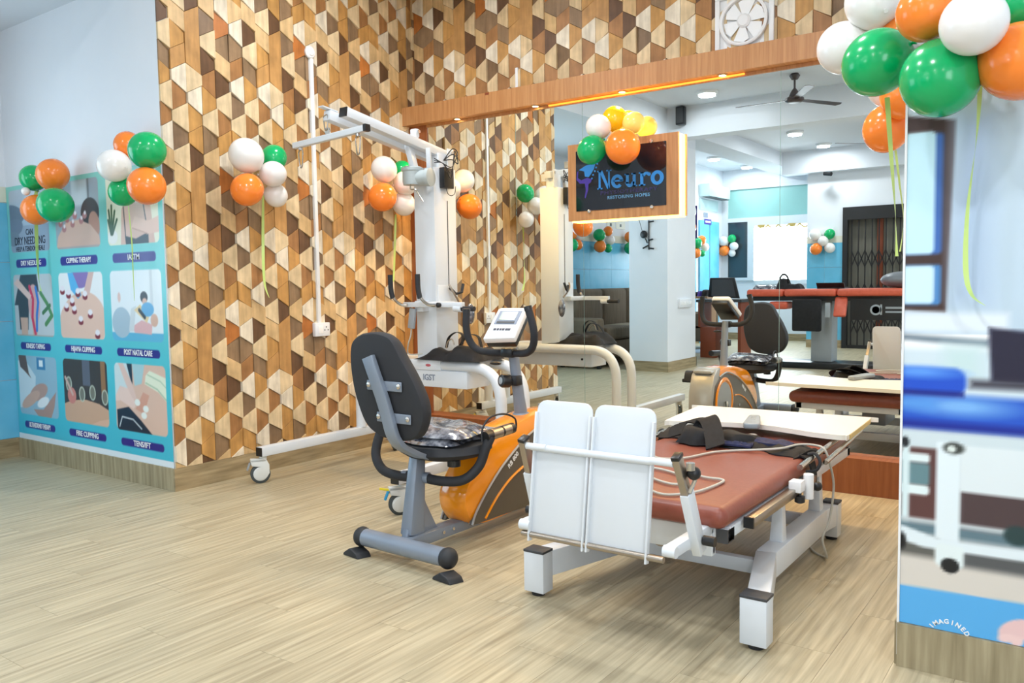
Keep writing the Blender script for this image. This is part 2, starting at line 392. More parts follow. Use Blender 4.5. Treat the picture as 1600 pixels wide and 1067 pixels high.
for k, c in enumerate(cells):
    if k < 300 and rank(c) < 1e8:
        if c[4]:
            if pm is None:
                o = MB().box(.0004, PWd - .0004, .0004, PLn - .0004, -.006, 0).build('plank', 'floor_plank', smooth=False); pm = o.data; C.objects.unlink(o); bpy.data.objects.remove(o)
            o = bpy.data.objects.new('plank', pm)
        else:
            o = MB().box(.0004, c[1] - c[0] - .0004, .0004, c[3] - c[2] - .0004, -.006, 0).build('plank', 'floor_plank', smooth=False)
        if o.name not in C.objects: C.objects.link(o)
        o.parent = floor; o.location = (c[0], c[2], 0)
    else: far.box(c[0] + .0004, c[1] - .0004, c[2] + .0004, c[3] - .0004, -.006, 0)
o = far.build('planks', 'floor_plank_far', floor, smooth=False); o['kind'] = 'stuff'

# ------------------------------------------------------------------ trapezoid printed wallpaper, built as raised wood tiles
u = W * math.tan(PI / 6)
CELL = {0: (-1, 0, [(2, 2, 'tan'), (3, 1, 'gold'), (2, 2, 'plank'), (1, 3, 'white'), (3, 1, 'brown'), (1, 3, 'cream'), (3, 1, 'dim'), (1, 3, 'cream')]),
        1: (0, -1, [(5, 7, 'plank'), (3, 1, 'cream'), (1, 3, 'white'), (3, 1, 'gold'), (1, 3, 'gold'), (3, 1, 'dark')]),
        2: (-1, 0, [(3, 1, 'dim'), (1, 3, 'cream'), (3, 1, 'dark'), (1, 3, 'brown'), (3, 1, 'gold'), (1, 3, 'cream'), (3, 1, 'grey'), (1, 3, 'tan')]),
        3: (-2, -3, [(1, 3, 'white'), (3, 1, 'orange'), (1, 3, 'grey'), (2, 2, 'tan'), (3, 1, 'dark'), (1, 3, 'cream'), (3, 1, 'brown'), (2, 2, 'gold')]),
        4: (-3, -2, [(3, 1, 'tan'), (1, 3, 'white'), (3, 1, 'grey'), (2, 2, 'brown'), (1, 3, 'white'), (3, 1, 'dim'), (1, 3, 'cream'), (2, 2, 'gold')]),
        5: (-1, 0, [(3, 1, 'dark'), (1, 3, 'cream'), (2, 2, 'grey'), (3, 1, 'gold'), (1, 3, 'cream'), (3, 1, 'brown'), (1, 3, 'white'), (2, 2, 'tan')])}
DEP = dict(white=(.020, .012), cream=(.010, .019), tan=(.008, .016), gold=(.015, .006), orange=(.006, .012), brown=(.014, .005),
           plank=(.014, .009), grey=(.011, .003), dark=(.009, .002), dim=(.002, .010))  # face tilt per tone, shaped to give the wallpaper's printed shading
def clip(poly, s0, s1, z0, z1):
    for ax, lim, sg in ((0, s0, 1), (0, s1, -1), (1, z0, 1), (1, z1, -1)):
        out = []
        for i in range(len(poly)):
            a = poly[i]; b = poly[(i + 1) % len(poly)]; da = sg * (a[ax] - lim); db = sg * (b[ax] - lim)
            if da >= -1e-9: out.append(a)
            if (da > 1e-9) != (db > 1e-9) and abs(da - db) > 1e-12:
                t = da / (da - db); out.append((a[0] + (b[0] - a[0]) * t, a[1] + (b[1] - a[1]) * t))
        poly = out
        if len(poly) < 3: return []
    return poly
def tile_wall(parent, cols, Z0, slim, zlim, place, rotz, rankf):
    items = []
    for sleft, ci in cols:
        l0, r0, ps = CELL[ci]
        for rep in range(-1, 5):
            a = l0 + 16 * rep; b = r0 + 16 * rep
            for pl, pr, cl in ps:
                poly = [(sleft, Z0 - (a + pl) * u), (sleft + W, Z0 - (b + pr) * u), (sleft + W, Z0 - b * u), (sleft, Z0 - a * u)]
                key = (pl, pr, b - a, cl); a += pl; b += pr
                q = clip(poly, *slim, *zlim)
                if len(q) < 3: continue
                full = all(abs(x[0] - y[0]) + abs(x[1] - y[1]) < 1e-7 for x, y in zip(sorted(q), sorted(poly))) and len(q) == 4
                ar = abs(sum(q[i][0] * q[(i + 1) % len(q)][1] - q[(i + 1) % len(q)][0] * q[i][1] for i in range(len(q)))) / 2
                if ar < 4e-5: continue
                items.append((poly, q, full, key, cl, sleft))
    items.sort(key=lambda it: rankf(sum(x[0] for x in it[1]) / len(it[1]), sum(x[1] for x in it[1]) / len(it[1])))
    cache = {}; rest = {}
    def mk(q, sl, cl, ox, oz, mb):
        d0, d1 = DEP[cl]; cx = sum(p[0] for p in q) / len(q); cz = sum(p[1] for p in q) / len(q); n = len(q)
        dep = lambda s: -(d0 + (d1 - d0) * (s - sl) / W)
        g = .0018
        def ins(p, k):
            dx, dz = cx - p[0], cz - p[1]; L = math.hypot(dx, dz) or 1
            return p[0] + dx / L * k, p[1] + dz / L * k
        b = [ins(p, g * .6) for p in q]; f = [ins(p, g * 1.6) for p in q]
        vs = [(p[0] - ox, 0, p[1] - oz) for p in b] + [(p[0] - ox, dep(p[0]) + .001, p[1] - oz) for p in b] + [(p[0] - ox, dep(p[0]), p[1] - oz) for p in f]
        fs = [((i + 1) % n, i, i + n, (i + 1) % n + n) for i in range(n)] + [((i + 1) % n + n, i + n, i + 2 * n, (i + 1) % n + 2 * n) for i in range(n)] + [tuple(range(2 * n, 3 * n))]
        mb.add(vs, fs)
    for k, (poly, q, full, key, cl, sl) in enumerate(items):
        ox, oz = poly[3]
        if k < 300:
            if full and key in cache: me = cache[key]
            else:
                mb = MB(); mk(q, sl, cl, ox, oz, mb); o = mb.build('wood_tile', 'tile_' + cl, smooth=False); me = o.data; bpy.data.objects.remove(o)
                if full: cache[key] = me
            o = bpy.data.objects.new('wood_tile', me); C.objects.link(o); o.parent = parent
            o.rotation_euler = (0, 0, rotz); o.location = place(ox, oz)
        else:
            mb = rest.setdefault(cl, MB()); mk(q, sl, cl, 0, 0, mb)
    allmb = None
    if rest:
        verts = []; faces = []; mi = []; mats_ = list(rest)
        for j, cl in enumerate(mats_):
            o_ = len(verts); verts += rest[cl].v; faces += [tuple(i + o_ for i in f) for f in rest[cl].f]; mi += [j] * len(rest[cl].f)
        me = bpy.data.meshes.new('wallpaper_tiles'); me.from_pydata(verts, [], faces)
        for cl in mats_: me.materials.append(M['tile_' + cl])
        me.polygons.foreach_set('material_index', mi)
        bm = bmesh.new(); bm.from_mesh(me); bmesh.ops.recalc_face_normals(bm, faces=bm.faces); bm.to_mesh(me); bm.free()
        o = bpy.data.objects.new('wallpaper_tiles', me); C.objects.link(o); o.parent = parent; o['kind'] = 'stuff'
        o.rotation_euler = (0, 0, rotz); o.location = place(0, 0)
colsA = [(-(0.0615 + k * W), (20 - k) % 6) for k in range(0, 22)]
tile_wall(wl, colsA, 2.463, (YR, 0), (HS, CEIL), lambda s, z: (0, s, z), PI / 2, lambda s, z: (0 if z < 2.75 + .3 * (s + 1.9) else 5) - s)
colsB = [(0.0287 + j * W, (j - 3) % 6) for j in range(-1, 40)]
tile_wall(wb, colsB, 2.838, (0, XP), (2.236, CEIL), lambda s, z: (s, 0, z), 0, lambda s, z: 0 if s < 2.9 else 1)

# ------------------------------------------------------------------ mirror and its wooden surround
fr = thing('mirror_surround', (1.7, -.06, 0), 'orange-brown wood veneer surround of the wall mirror: top beam, left post and base board', 'mirror frame')
MB().box(0.0, XP, -.124, -.001, 2.116, 2.236).build('top_beam', 'veneer', fr, smooth=False)
MB().box(0.0, .17, -.06, -.001, .18, 2.116).build('side_post', 'veneer_dark', fr, smooth=False)
MB().box(0.013, XP - .013, -.124, -.001, 0, .176).build('base_board', 'veneer_dark', fr, smooth=False)
MB().box(.17, XP, -.0600, -.0535, 2.098, 2.1155).build('top_bead', 'veneer', fr, smooth=False)
MB().box(.715, .745, -.1245, -.1205, 2.222, 2.2365).build('notch', 'orange_wood', fr, smooth=False)
for x in (.46, 1.067, 1.653, 2.24, 2.83, 3.3):
    MB().lathe([(.026, 0), (.026, -.004), (.018, -.006), (.018, -.001)], (x, -.088, 2.1165), n=20).build('downlight_ring', 'steel', fr)
    MB().lathe([(.018, 0), (.018, -.003)], (x, -.088, 2.115), n=16).build('downlight_lens', 'downlight_glow', fr)
    l = bpy.data.lights.new('downlight', 'SPOT'); l.energy = 42; l.color = (1, .64, .27); l.spot_size = 2.3; l.spot_blend = .8; l.shadow_soft_size = .02
    lo = bpy.data.objects.new('downlight', l); lo.location = (x, -.09, 2.108); lo.rotation_euler = (-.25, 0, 0); C.objects.link(lo)
MB().box(1.15, 2.35, -.072, -.062, 2.104, 2.112).build('led_strip', 'led_warm', fr, smooth=False)
mi = thing('wall_mirror', (1.7, -.053, .18), 'large floor-to-beam wall mirror of joined glass panels', 'mirror')
for a, b in ((.17, .893), (.893, 1.374), (1.374, 2.533), (2.533, XP)):
    MB().box(a + .0012, b - .0012, -.053, -.047, .177, 2.112).build('mirror_panel', 'mirror_glass', mi, smooth=False)
MB().box(.17, XP, -.047, -.0012, .177, 2.112).build('backing', 'mirror_edge', mi, smooth=False)

# ------------------------------------------------------------------ lit sign
sg = thing('lit_sign', (1.655, -.08, 1.41), 'backlit wood framed sign with black panel reading Neuro, hung on the mirror', 'sign')
MB().box(1.308, 2.003, -.112, -.098, 1.408, 1.850).build('wood_panel', 'veneer', sg, smooth=False)
ls = MB().box(1.325, 1.998, -.0975, -.0538, 1.400, 1.846).build('light_box', 'led_strip', sg, smooth=False)
MB().box(1.364, 1.934, -.1165, -.1122, 1.463, 1.808).build('black_panel', 'sign_black', sg, smooth=False)
for x, z in ((1.846, 1.816), (1.849, 1.458), (1.452, 1.458), (1.452, 1.816)):
    MB().lathe([(.011, 0), (.011, .010), (.007, .014)], (x, -.1122, z), (0, -1, 0), 16).build('standoff', 'bolt', sg)
# letters N e u r o, drawn with serifs (units: em)
def ring(cx, cz, ro, ri, a0=0, a1=2 * PI, n=26, sx=1.0):
    o = [(cx + ro * sx * math.cos(a0 + (a1 - a0) * i / n), cz + ro * math.sin(a0 + (a1 - a0) * i / n)) for i in range(n + 1)]
    i_ = [(cx + ri * sx * .78 * math.cos(a0 + (a1 - a0) * i / n), cz + ri * math.sin(a0 + (a1 - a0) * i / n)) for i in range(n + 1)]
    return o, i_
def draw_letters(x0, z0, S):
    mb = MB(); fn = lambda a, b, t: (x0 + a * S, t, z0 + b * S); Y0, Y1 = -.1165, -.1178
    R_ = lambda a, b, c, d: mb.prism([(a, c), (b, c), (b, d), (a, d)], fn, Y0, Y1)
    def band(cx, cz, ro, ri, a0, a1, sx=1.0, n=24):
        o, i_ = ring(cx, cz, ro, ri, a0, a1, n, sx)
        for k in range(n): mb.prism([o[k], o[k + 1], i_[k + 1], i_[k]], fn, Y0, Y1)
    # N
    R_(.08, .20, 0, 1); R_(.0, .30, 0, .07); R_(.0, .26, .93, 1); R_(.66, .76, 0, 1); R_(.56, .86, .93, 1)
    mb.prism([(.10, 1), (.30, 1), (.76, .0), (.60, .0)], fn, Y0, Y1)
    # e
    band(1.20, .35, .36, .20, .05, 2 * PI - .75, 1.0); R_(.98, 1.54, .33, .42)
    # u
    R_(1.72, 1.89, .18, .70); R_(1.64, 1.89, .63, .70); band(1.96, .26, .27, .12, PI, 2 * PI, 1.0); R_(2.12, 2.29, 0, .70); R_(2.04, 2.29, .63, .70); R_(2.12, 2.38, 0, .07)
    # r
    R_(2.56, 2.73, 0, .70); R_(2.47, 2.73, .63, .70); R_(2.47, 2.84, 0, .07); band(2.90, .46, .24, .10, .5, PI * .95)
    mb.ell((x0 + 3.06 * S, -.117, z0 + .56 * S), (.09 * S, .0008, .09 * S), 14, 8)
    # o
    band(3.52, .35, .37, .20, 0, 2 * PI)
    return mb
draw_letters(1.507, 1.578, .1065).build('lettering', 'sign_blue', sg, smooth=False)
text('RESTORING HOPES', 'lettering', .025, 'sign_pale', (1.704, -.1172, 1.527), sg, sx=1.12, bold=.0006, spacing=1.12)
text('PHYSIOTHERAPY', 'lettering', .028, 'sign_dim', (1.704, -.1172, 1.556), sg, sx=1.5, bold=.0008, spacing=1.15)
mb = MB(); fn = lambda a, b, t: (a, t, b)
mb.prism([(1.385, 1.70), (1.43, 1.722), (1.478, 1.725), (1.50, 1.745), (1.486, 1.70), (1.466, 1.672), (1.450, 1.655), (1.425, 1.66), (1.42, 1.69)], fn, -.1165, -.1176)
mb.ell((1.438, -.117, 1.748), (.016, .001, .016), 14, 8)
for k in range(5): mb.ell((1.475 + .008 * k - (.004 * (k < 2)), -.117, 1.645 + .02 * k), (.0055, .001, .0055), 10, 6)
mb.build('logo_figure', 'sign_blue', sg, smooth=False)
mb = MB()
mb.prism([(1.372, 1.69), (1.381, 1.695), (1.378, 1.655), (1.40, 1.64), (1.44, 1.652), (1.47, 1.64), (1.465, 1.625), (1.448, 1.615), (1.445, 1.58), (1.428, 1.535), (1.422, 1.54), (1.43, 1.58), (1.424, 1.62), (1.39, 1.622), (1.368, 1.645)], fn, -.1165, -.1174)
mb.build('logo_sash', 'sign_purple', sg, smooth=False)

# ------------------------------------------------------------------ wall fittings
t = thing('exhaust_fan', (2.33, -.03, 2.24), 'square white exhaust fan standing on the wooden beam against the tiled wall', 'fan')
mb = MB(); mb.box(2.175, 2.487, -.03, 0, 2.238, 2.262).box(2.175, 2.487, -.03, 0, 2.515, 2.54).box(2.175, 2.20, -.03, 0, 2.262, 2.515).box(2.462, 2.487, -.03, 0, 2.262, 2.515)
mb.build('frame', 'white_plastic', t, bevel=.003)
MB().box(2.20, 2.462, -.012, -.002, 2.262, 2.515).build('back_plate', 'white_plastic', t)
MB().lathe([(.124, 0), (.128, .03), (.120, .034), (.112, .03), (.110, 0)], (2.331, -.010, 2.389), (0, -1, 0), 36).build('ring', 'paper_white', t)
for k in range(6):
    a = k * PI / 3 + .4; c_, s_ = math.cos(a), math.sin(a)
    q = [(.03, -.02), (.10, -.045), (.108, .01), (.09, .04), (.035, .015)]
    MB().prism(q, lambda uu, vv, tt: (2.331 + uu * c_ - vv * s_, tt - vv * .12, 2.389 + uu * s_ + vv * c_), -.026, -.022).build('blade', 'paper_white', t)
MB().lathe([(.036, 0), (.036, .012), (.026, .020)], (2.331, -.020, 2.389), (0, -1, 0), 24).build('hub', 'white_plastic', t)
MB().tube([(2.487, -.01, 2.262), (2.50, -.012, 2.255), (2.498, -.015, 2.238)], .008, 8).build('cable_gland', 'white_plastic', t)
tag(MB().box(.872, .892, -.02, -.0005, 2.237, 2.385).build('conduit_stub', 'white_plastic', bevel=.003), 'short white conduit stub rising behind the wooden beam', 'conduit')
t = thing('wall_conduit', (.01, -.91, .75), 'white surface conduit running down the tiled wall from a round cap to a socket', 'conduit')
MB().box(.001, .028, -.922, -.898, .83, 2.40).build('pipe', 'white_plastic', t, bevel=.003)
MB().lathe([(.034, 0), (.036, .014), (.030, .020), (.024, .020), (.018, .026)], (.013, -.92, 2.432), (1, 0, 0), 24).build('round_cap', 'white_plastic', t)
sb = MB().box(.012, .040, -.958, -.842, .748, .830).build('socket_box', 'socket_white', t, bevel=.004)
MB().box(.040, .0425, -.935, -.900, .765, .812).build('switch', 'paper_white', sb, bevel=.001)
for dy, dz in ((-.013, 0), (.013, 0), (0, .018)): MB().lathe([(.004, 0), (.004, .0012)], (.040, -.872 + dy, .785 + dz), (1, 0, 0), 10).build('socket_hole', 'black_plastic', sb)
t = thing('ceiling_lamp', (.36, -.36, 2.83), 'unlit round white lamp at the ceiling where the tiled walls meet', 'lamp')
MB().lathe([(.06, .17), (.06, .12), (.098, .10), (.102, .04), (.086, .01), (.04, 0)], (.36, -.36, 2.83)).build('body', 'lamp_off', t)

# ------------------------------------------------------------------ printed panels (flat print as a painted grid)
def print_panel(name, x0, x1, z0, z1, y, step, shapes, m, parent=None, thick=.004, blur=0.0):
    nxx = int((x1 - x0) / step) + 1; nz = int((z1 - z0) / step) + 1
    X = np.linspace(x0, x1, nxx); Z = np.linspace(z0, z1, nz); XX, ZZ = np.meshgrid(X, Z)
    col = np.ones((nz, nxx, 3)) * 255.0
    for sh in shapes:
        kind, args, c = sh[0], sh[1], np.array(sh[2], float); bl = sh[3] if len(sh) > 3 else blur
        if kind == 'rect':
            a, b, cc, d, r = args; cx, cz = (a + b) / 2, (cc + d) / 2
            qx = np.abs(XX - cx) - (b - a) / 2 + r; qz = np.abs(ZZ - cz) - (d - cc) / 2 + r
            D = np.hypot(np.maximum(qx, 0), np.maximum(qz, 0)) + np.minimum(np.maximum(qx, qz), 0) - r
        elif kind == 'ell':
            a, b, rx, rz, ang = args; ca, sa = math.cos(ang), math.sin(ang)
            uu = ((XX - a) * ca + (ZZ - b) * sa) / rx; vv = (-(XX - a) * sa + (ZZ - b) * ca) / rz
            D = (np.hypot(uu, vv) - 1) * min(rx, rz)
        elif kind == 'line':
            pts, r = args; D = np.full(XX.shape, 9.0)
            for (ax, az), (bx, bz) in zip(pts[:-1], pts[1:]):
                L2 = (bx - ax) ** 2 + (bz - az) ** 2 + 1e-12; tt = np.clip(((XX - ax) * (bx - ax) + (ZZ - az) * (bz - az)) / L2, 0, 1)
                D = np.minimum(D, np.hypot(XX - ax - tt * (bx - ax), ZZ - az - tt * (bz - az)) - r)
        elif kind == 'poly':
            P = args; inside = np.zeros(XX.shape, bool); D = np.full(XX.shape, 9.0); n = len(P)
            for i in range(n):
                (ax, az), (bx, bz) = P[i], P[(i + 1) % n]
                if az != bz: inside ^= ((az > ZZ) != (bz > ZZ)) & (XX < (bx - ax) * (ZZ - az) / (bz - az) + ax)
                L2 = (bx - ax) ** 2 + (bz - az) ** 2 + 1e-12; tt = np.clip(((XX - ax) * (bx - ax) + (ZZ - az) * (bz - az)) / L2, 0, 1)
                D = np.minimum(D, np.hypot(XX - ax - tt * (bx - ax), ZZ - az - tt * (bz - az)))
            D = np.where(inside, -D, D)
        elif kind == 'vgrad':   # gradient of the print between two heights
            a, b, cc, d, c2 = args; tt = np.clip((ZZ - cc) / (d - cc), 0, 1)[..., None]; msk = ((XX >= a) & (XX <= b) & (ZZ >= cc) & (ZZ <= d))[..., None]
            col = np.where(msk, c * (1 - tt) + np.array(c2, float) * tt, col); continue
        elif kind == 'mask':     # rounded photo frame: everything outside returns to the ground colour inside a box
            a, b, cc, d, r, g = args; cx, cz = (a + b) / 2, (cc + d) / 2
            qx = np.abs(XX - cx) - (b - a) / 2 + r; qz = np.abs(ZZ - cz) - (d - cc) / 2 + r
            D = np.hypot(np.maximum(qx, 0), np.maximum(qz, 0)) + np.minimum(np.maximum(qx, qz), 0) - r
            D = np.where((XX > a - g) & (XX < b + g) & (ZZ > cc - g * 2.1) & (ZZ < d + g * 1.6), -D, 9)
            G = c if len(c) == 3 else c[:3]
            tt = np.clip((ZZ - z0) / (z1 - z0), 0, 1)[..., None]; G = GROUND[0] * (1 - tt) + GROUND[1] * tt
            A = np.clip(.5 - D / max(bl, step), 0, 1)[..., None]; col = col * (1 - A) + G * A; continue
        A = np.clip(.5 - D / max(bl, step), 0, 1)[..., None]
        if len(sh) > 4: A = A * sh[4]
        col = col * (1 - A) + c * A
    cl = col / 255; cl = np.where(cl <= .04045, cl / 12.92, ((cl + .055) / 1.055) ** 2.4)
    N = nxx * nz; co = np.empty((N, 3)); co[:, 0] = XX.ravel(); co[:, 1] = y; co[:, 2] = ZZ.ravel()
    i = np.arange(nz - 1)[:, None] * nxx + np.arange(nxx - 1)[None, :]
    q = np.stack([i, i + 1, i + 1 + nxx, i + nxx], -1).reshape(-1, 4)
    bx = np.array([[x0, y, z0], [x1, y, z0], [x1, y, z1], [x0, y, z1], [x0, y + thick, z0], [x1, y + thick, z0], [x1, y + thick, z1], [x0, y + thick, z1]])
    co = np.vstack([co, bx]); o8 = N
    q = np.vstack([q, np.array([[0, 4, 5, 1], [1, 5, 6, 2], [2, 6, 7, 3], [3, 7, 4, 0], [4, 7, 6, 5]]) + o8])
    base_ = Vector(parent['base']) if parent is not None else Vector((0, 0, 0)); co = co - np.array(base_)
    me = bpy.data.meshes.new(name); me.vertices.add(len(co)); me.vertices.foreach_set('co', co.ravel())
    me.loops.add(q.size); me.loops.foreach_set('vertex_index', q.ravel().astype(np.int32))
    me.polygons.add(len(q)); me.polygons.foreach_set('loop_start', np.arange(0, q.size, 4, dtype=np.int32))
    me.update(calc_edges=True); me.validate()
    at = me.color_attributes.new('print', 'FLOAT_COLOR', 'POINT'); ca = np.ones((len(co), 4)); ca[:N, :3] = cl.reshape(-1, 3); ca[N:, :3] = .8
    at.data.foreach_set('color', ca.ravel().astype(np.float32)); me.materials.append(M[m])
    o = bpy.data.objects.new(name, me); C.objects.link(o)
    if parent is not None: o.parent = parent; o['base'] = tuple(base_)
    return o
GROUND = [np.array([62., 186., 212.]), np.array([130., 206., 198.])]
SK = (214, 176, 156); SK2 = (190, 150, 130); SKP = (232, 200, 190)
def photo_box(i, j):
    xs = ((-1.675, -1.186), (-1.105, -.617), (-.538, -.045)); zs = ((1.287, 1.668), (.772, 1.150), (.279, .649))
    return (*xs[i], *zs[j])
SH = [('vgrad', (-1.72, 0, .11, 1.70, GROUND[1]), GROUND[0]), ('rect', (-1.72, 0, .10, .153, 0), (226, 236, 244))]
def L_(i, j):   # local drawing frame of photo (0..1, 0..1)
    a, b, c, d = photo_box(i, j); return lambda uu, vv: (a + (b - a) * uu, c + (d - c) * vv), b - a, d - c
def P_(i, j, kind, pts, col, r=None, ang=0, bl=.006, al=1.0):
    f, wd, hh = L_(i, j)
    if kind == 'poly': SH.append(('poly', [f(*p) for p in pts], col, bl, al))
    elif kind == 'ell': x, z = f(pts[0], pts[1]); SH.append(('ell', (x, z, r[0] * wd, r[1] * hh, ang), col, bl, al))
    elif kind == 'line': SH.append(('line', ([f(*p) for p in pts], r * wd), col, bl, al))
    elif kind == 'rect': x0_, z0_ = f(pts[0], pts[2]); x1_, z1_ = f(pts[1], pts[3]); SH.append(('rect', (x0_, x1_, z0_, z1_, 0), col, bl, al))
def bg(i, j, c): a, b, c2, d = photo_box(i, j); SH.append(('rect', (a - .02, b + .02, c2 - .02, d + .02, 0), c))
# dry needling
bg(0, 0, (176, 190, 206)); P_(0, 0, 'rect', (0, 1, .0, .42), (150, 164, 184)); P_(0, 0, 'ell', (.12, .62), (110, 122, 140), (.26, .14), -.2); P_(0, 0, 'ell', (.10, .40), (116, 128, 148), (.24, .14), .1); P_(0, 0, 'ell', (.08, .22), (120, 134, 150), (.16, .12)); P_(0, 0, 'ell', (.75, .75), (196, 206, 218), (.35, .25), bl=.05)
# cupping
bg(1, 0, (150, 166, 178)); P_(1, 0, 'rect', (.4, .75, .62, 1), (186, 200, 208), bl=.02); P_(1, 0, 'rect', (.76, .80, .6, 1), (110, 120, 128)); P_(1, 0, 'ell', (.80, .50), (28, 34, 38), (.20, .22)); P_(1, 0, 'ell', (.88, .32), (176, 130, 112), (.12, .2), .2)
P_(1, 0, 'poly', [(.0, .0), (1, 0), (.98, .16), (.80, .33), (.55, .42), (.25, .40), (.05, .2)], (206, 172, 156)); P_(1, 0, 'rect', (0, 1, 0, .03), (170, 160, 160))
for a, b in ((.12, .38), (.28, .44), (.40, .36), (.46, .48), (.60, .40), (.20, .30), (.68, .47)): P_(1, 0, 'ell', (a, b), (170, 120, 122), (.05, .05)); P_(1, 0, 'ell', (a + .01, b + .04), (224, 220, 226), (.025, .03))
# iastm
bg(2, 0, (226, 226, 204)); P_(2, 0, 'ell', (.1, .12), (232, 232, 228), (.1, .10)); 
for a, b, c in ((.04, .5, .08), (.16, .48, .09), (.2, .36, .1), (.02, .36, .07), (.10, .56, .09)): P_(2, 0, 'line', [(c, .16), (a, b)], (66, 92, 66), .016)
P_(2, 0, 'poly', [(.26, 0), (.30, .5), (.44, .66), (.72, .66), (.86, .5), (.92, 0)], (214, 178, 164)); P_(2, 0, 'ell', (.6, .7), (228, 198, 184), (.13, .14)); P_(2, 0, 'poly', [(.36, 0), (.35, .12), (.56, .07), (.8, .15), (.80, 0)], (40, 48, 60)); P_(2, 0, 'line', [(.36, .12), (.34, .52)], (48, 54, 64), .008); P_(2, 0, 'line', [(.79, .15), (.72, .58)], (48, 54, 64), .008)
P_(2, 0, 'poly', [(.48, .22), (.55, .38), (.80, .30), (1.02, .36), (1.02, .14), (.78, .12)], (226, 190, 174)); P_(2, 0, 'line', [(.5, .22), (.78, .13)], (190, 146, 130), .006)
# kinesio taping
bg(0, 1, (196, 202, 206)); P_(0, 1, 'poly', [(.0, .5), (.2, 1.0), (.62, 1.0), (.66, .72), (.4, .66), (.34, .1), (.12, .1), (.1, .5)], (58, 64, 72)); P_(0, 1, 'poly', [(.14, .3), (.34, .3), (.32, .0), (.16, 0)], SK); P_(0, 1, 'ell', (.52, .52), (214, 170, 168), (.15, .32), .05); P_(0, 1, 'poly', [(.44, .3), (.62, .3), (.56, 0), (.46, 0)], SK)
P_(0, 1, 'line', [(.42, .8), (.50, .6), (.46, .3), (.52, .04)], (214, 50, 90), .028); P_(0, 1, 'line', [(.58, .78), (.63, .55), (.58, .35), (.56, .1)], (52, 120, 206), .026); P_(0, 1, 'poly', [(.0, .86), (.12, .94), (.46, .66), (.40, .58)], SKP); P_(0, 1, 'line', [(.7, .7), (.86, .52), (.96, .34), (.8, .2)], (84, 140, 84), .03); P_(0, 1, 'line', [(.74, .38), (.92, .50)], (70, 120, 74), .025)
P_(0, 1, 'rect', (.0, 1, -.05, .02), (176, 168, 160))
# hijama cupping
bg(1, 1, (232, 234, 236)); P_(1, 1, 'ell', (.5, .2), (226, 190, 172), (.55, .5), .2); P_(1, 1, 'ell', (.50, .92), (136, 112, 176), (.22, .16)); P_(1, 1, 'poly', [(.22, 1), (.34, 1), (.52, .66), (.44, .60), (.28, .74)], (92, 176, 226)); P_(1, 1, 'poly', [(.70, 1), (.82, 1), (.70, .66), (.52, .58)], (214, 178, 170))
for a, b in ((.08, .74), (.22, .68), (.44, .70), (.60, .66), (.16, .48), (.34, .44), (.48, .28), (.70, .38), (.30, .56), (.84, .08)): P_(1, 1, 'ell', (a, b - .03), (126, 34, 48), (.055, .045)); P_(1, 1, 'ell', (a, b + .02), (234, 228, 234), (.05, .045))
# post natal care
bg(2, 1, (226, 234, 240)); P_(2, 1, 'rect', (-.05, 1.05, -.05, .12), (96, 178, 214)); P_(2, 1, 'ell', (.20, .26), (168, 190, 206), (.19, .22)); P_(2, 1, 'rect', (.78, .83, .4, 1), (206, 214, 222)); P_(2, 1, 'poly', [(.40, .20), (.46, .12), (.78, .10), (.80, .24), (.60, .30)], (222, 176, 178)); P_(2, 1, 'poly', [(.34, .14), (.44, .14), (.50, .5), (.40, .46)], (206, 214, 220)); P_(2, 1, 'poly', [(.46, .44), (.58, .52), (.74, .34), (.70, .26)], (226, 200, 150))
P_(2, 1, 'ell', (.66, .62), (34, 34, 42), (.07, .08)); P_(2, 1, 'ell', (.67, .56), (216, 176, 160), (.045, .05)); P_(2, 1, 'ell', (.72, .45), (98, 168, 214), (.12, .10)); P_(2, 1, 'line', [(.56, .44), (.66, .34)], (44, 50, 60), .022); P_(2, 1, 'ell', (.84, .30), SK, (.07, .09))
P_(2, 1, 'ell', (.17, .62), (220, 186, 178), (.03, .07))
# ultrasound therapy
bg(0, 2, (150, 186, 206)); P_(0, 2, 'rect', (.5, .72, .78, .98), (66, 130, 176)); P_(0, 2, 'rect', (.56, .66, .83, .94), (232, 240, 244)); P_(0, 2, 'poly', [(.0, .9), (.2, .92), (.46, .66), (.44, .5), (.2, .12), (0, .1)], (206, 224, 234)); P_(0, 2, 'poly', [(.02, 1), (.22, 1), (.28, .7), (.34, .62), (.16, .74), (.06, .8)], (98, 76, 66)); P_(0, 2, 'ell', (.52, .40), (186, 150, 138), (.24, .13), .3); P_(0, 2, 'ell', (.30, .26), (206, 168, 150), (.26, .10), .4); P_(0, 2, 'poly', [(.36, .1), (.62, .12), (.96, .44), (.90, .18), (.80, -.02), (.5, -.02)], (176, 140, 128)); P_(0, 2, 'ell', (.62, .24), (232, 236, 240), (.16, .08), .3)
# fire cupping
bg(1, 2, (66, 54, 48)); P_(1, 2, 'rect', (.45, .62, .6, 1), (96, 98, 112)); P_(1, 2, 'rect', (.86, .96, .5, 1), (150, 110, 70)); P_(1, 2, 'poly', [(-.06, -.02), (1.06, -.02), (1.06, .24), (.8, .34), (.5, .38), (.2, .35), (-.06, .26)], (206, 166, 138)); P_(1, 2, 'poly', [(.55, -.02), (1.06, -.02), (1.06, .14), (.8, .08)], (220, 180, 156))
for a, b in ((.12, .60), (.42, .46), (.66, .50), (.93, .45)): P_(1, 2, 'ell', (a, b), (196, 206, 190), (.07, .12)); P_(1, 2, 'ell', (a, b), (120, 118, 104), (.05, .10))
P_(1, 2, 'ell', (.18, .42), (206, 130, 120), (.10, .13)); P_(1, 2, 'line', [(.04, .7), (.2, .44)], (206, 176, 166), .02)
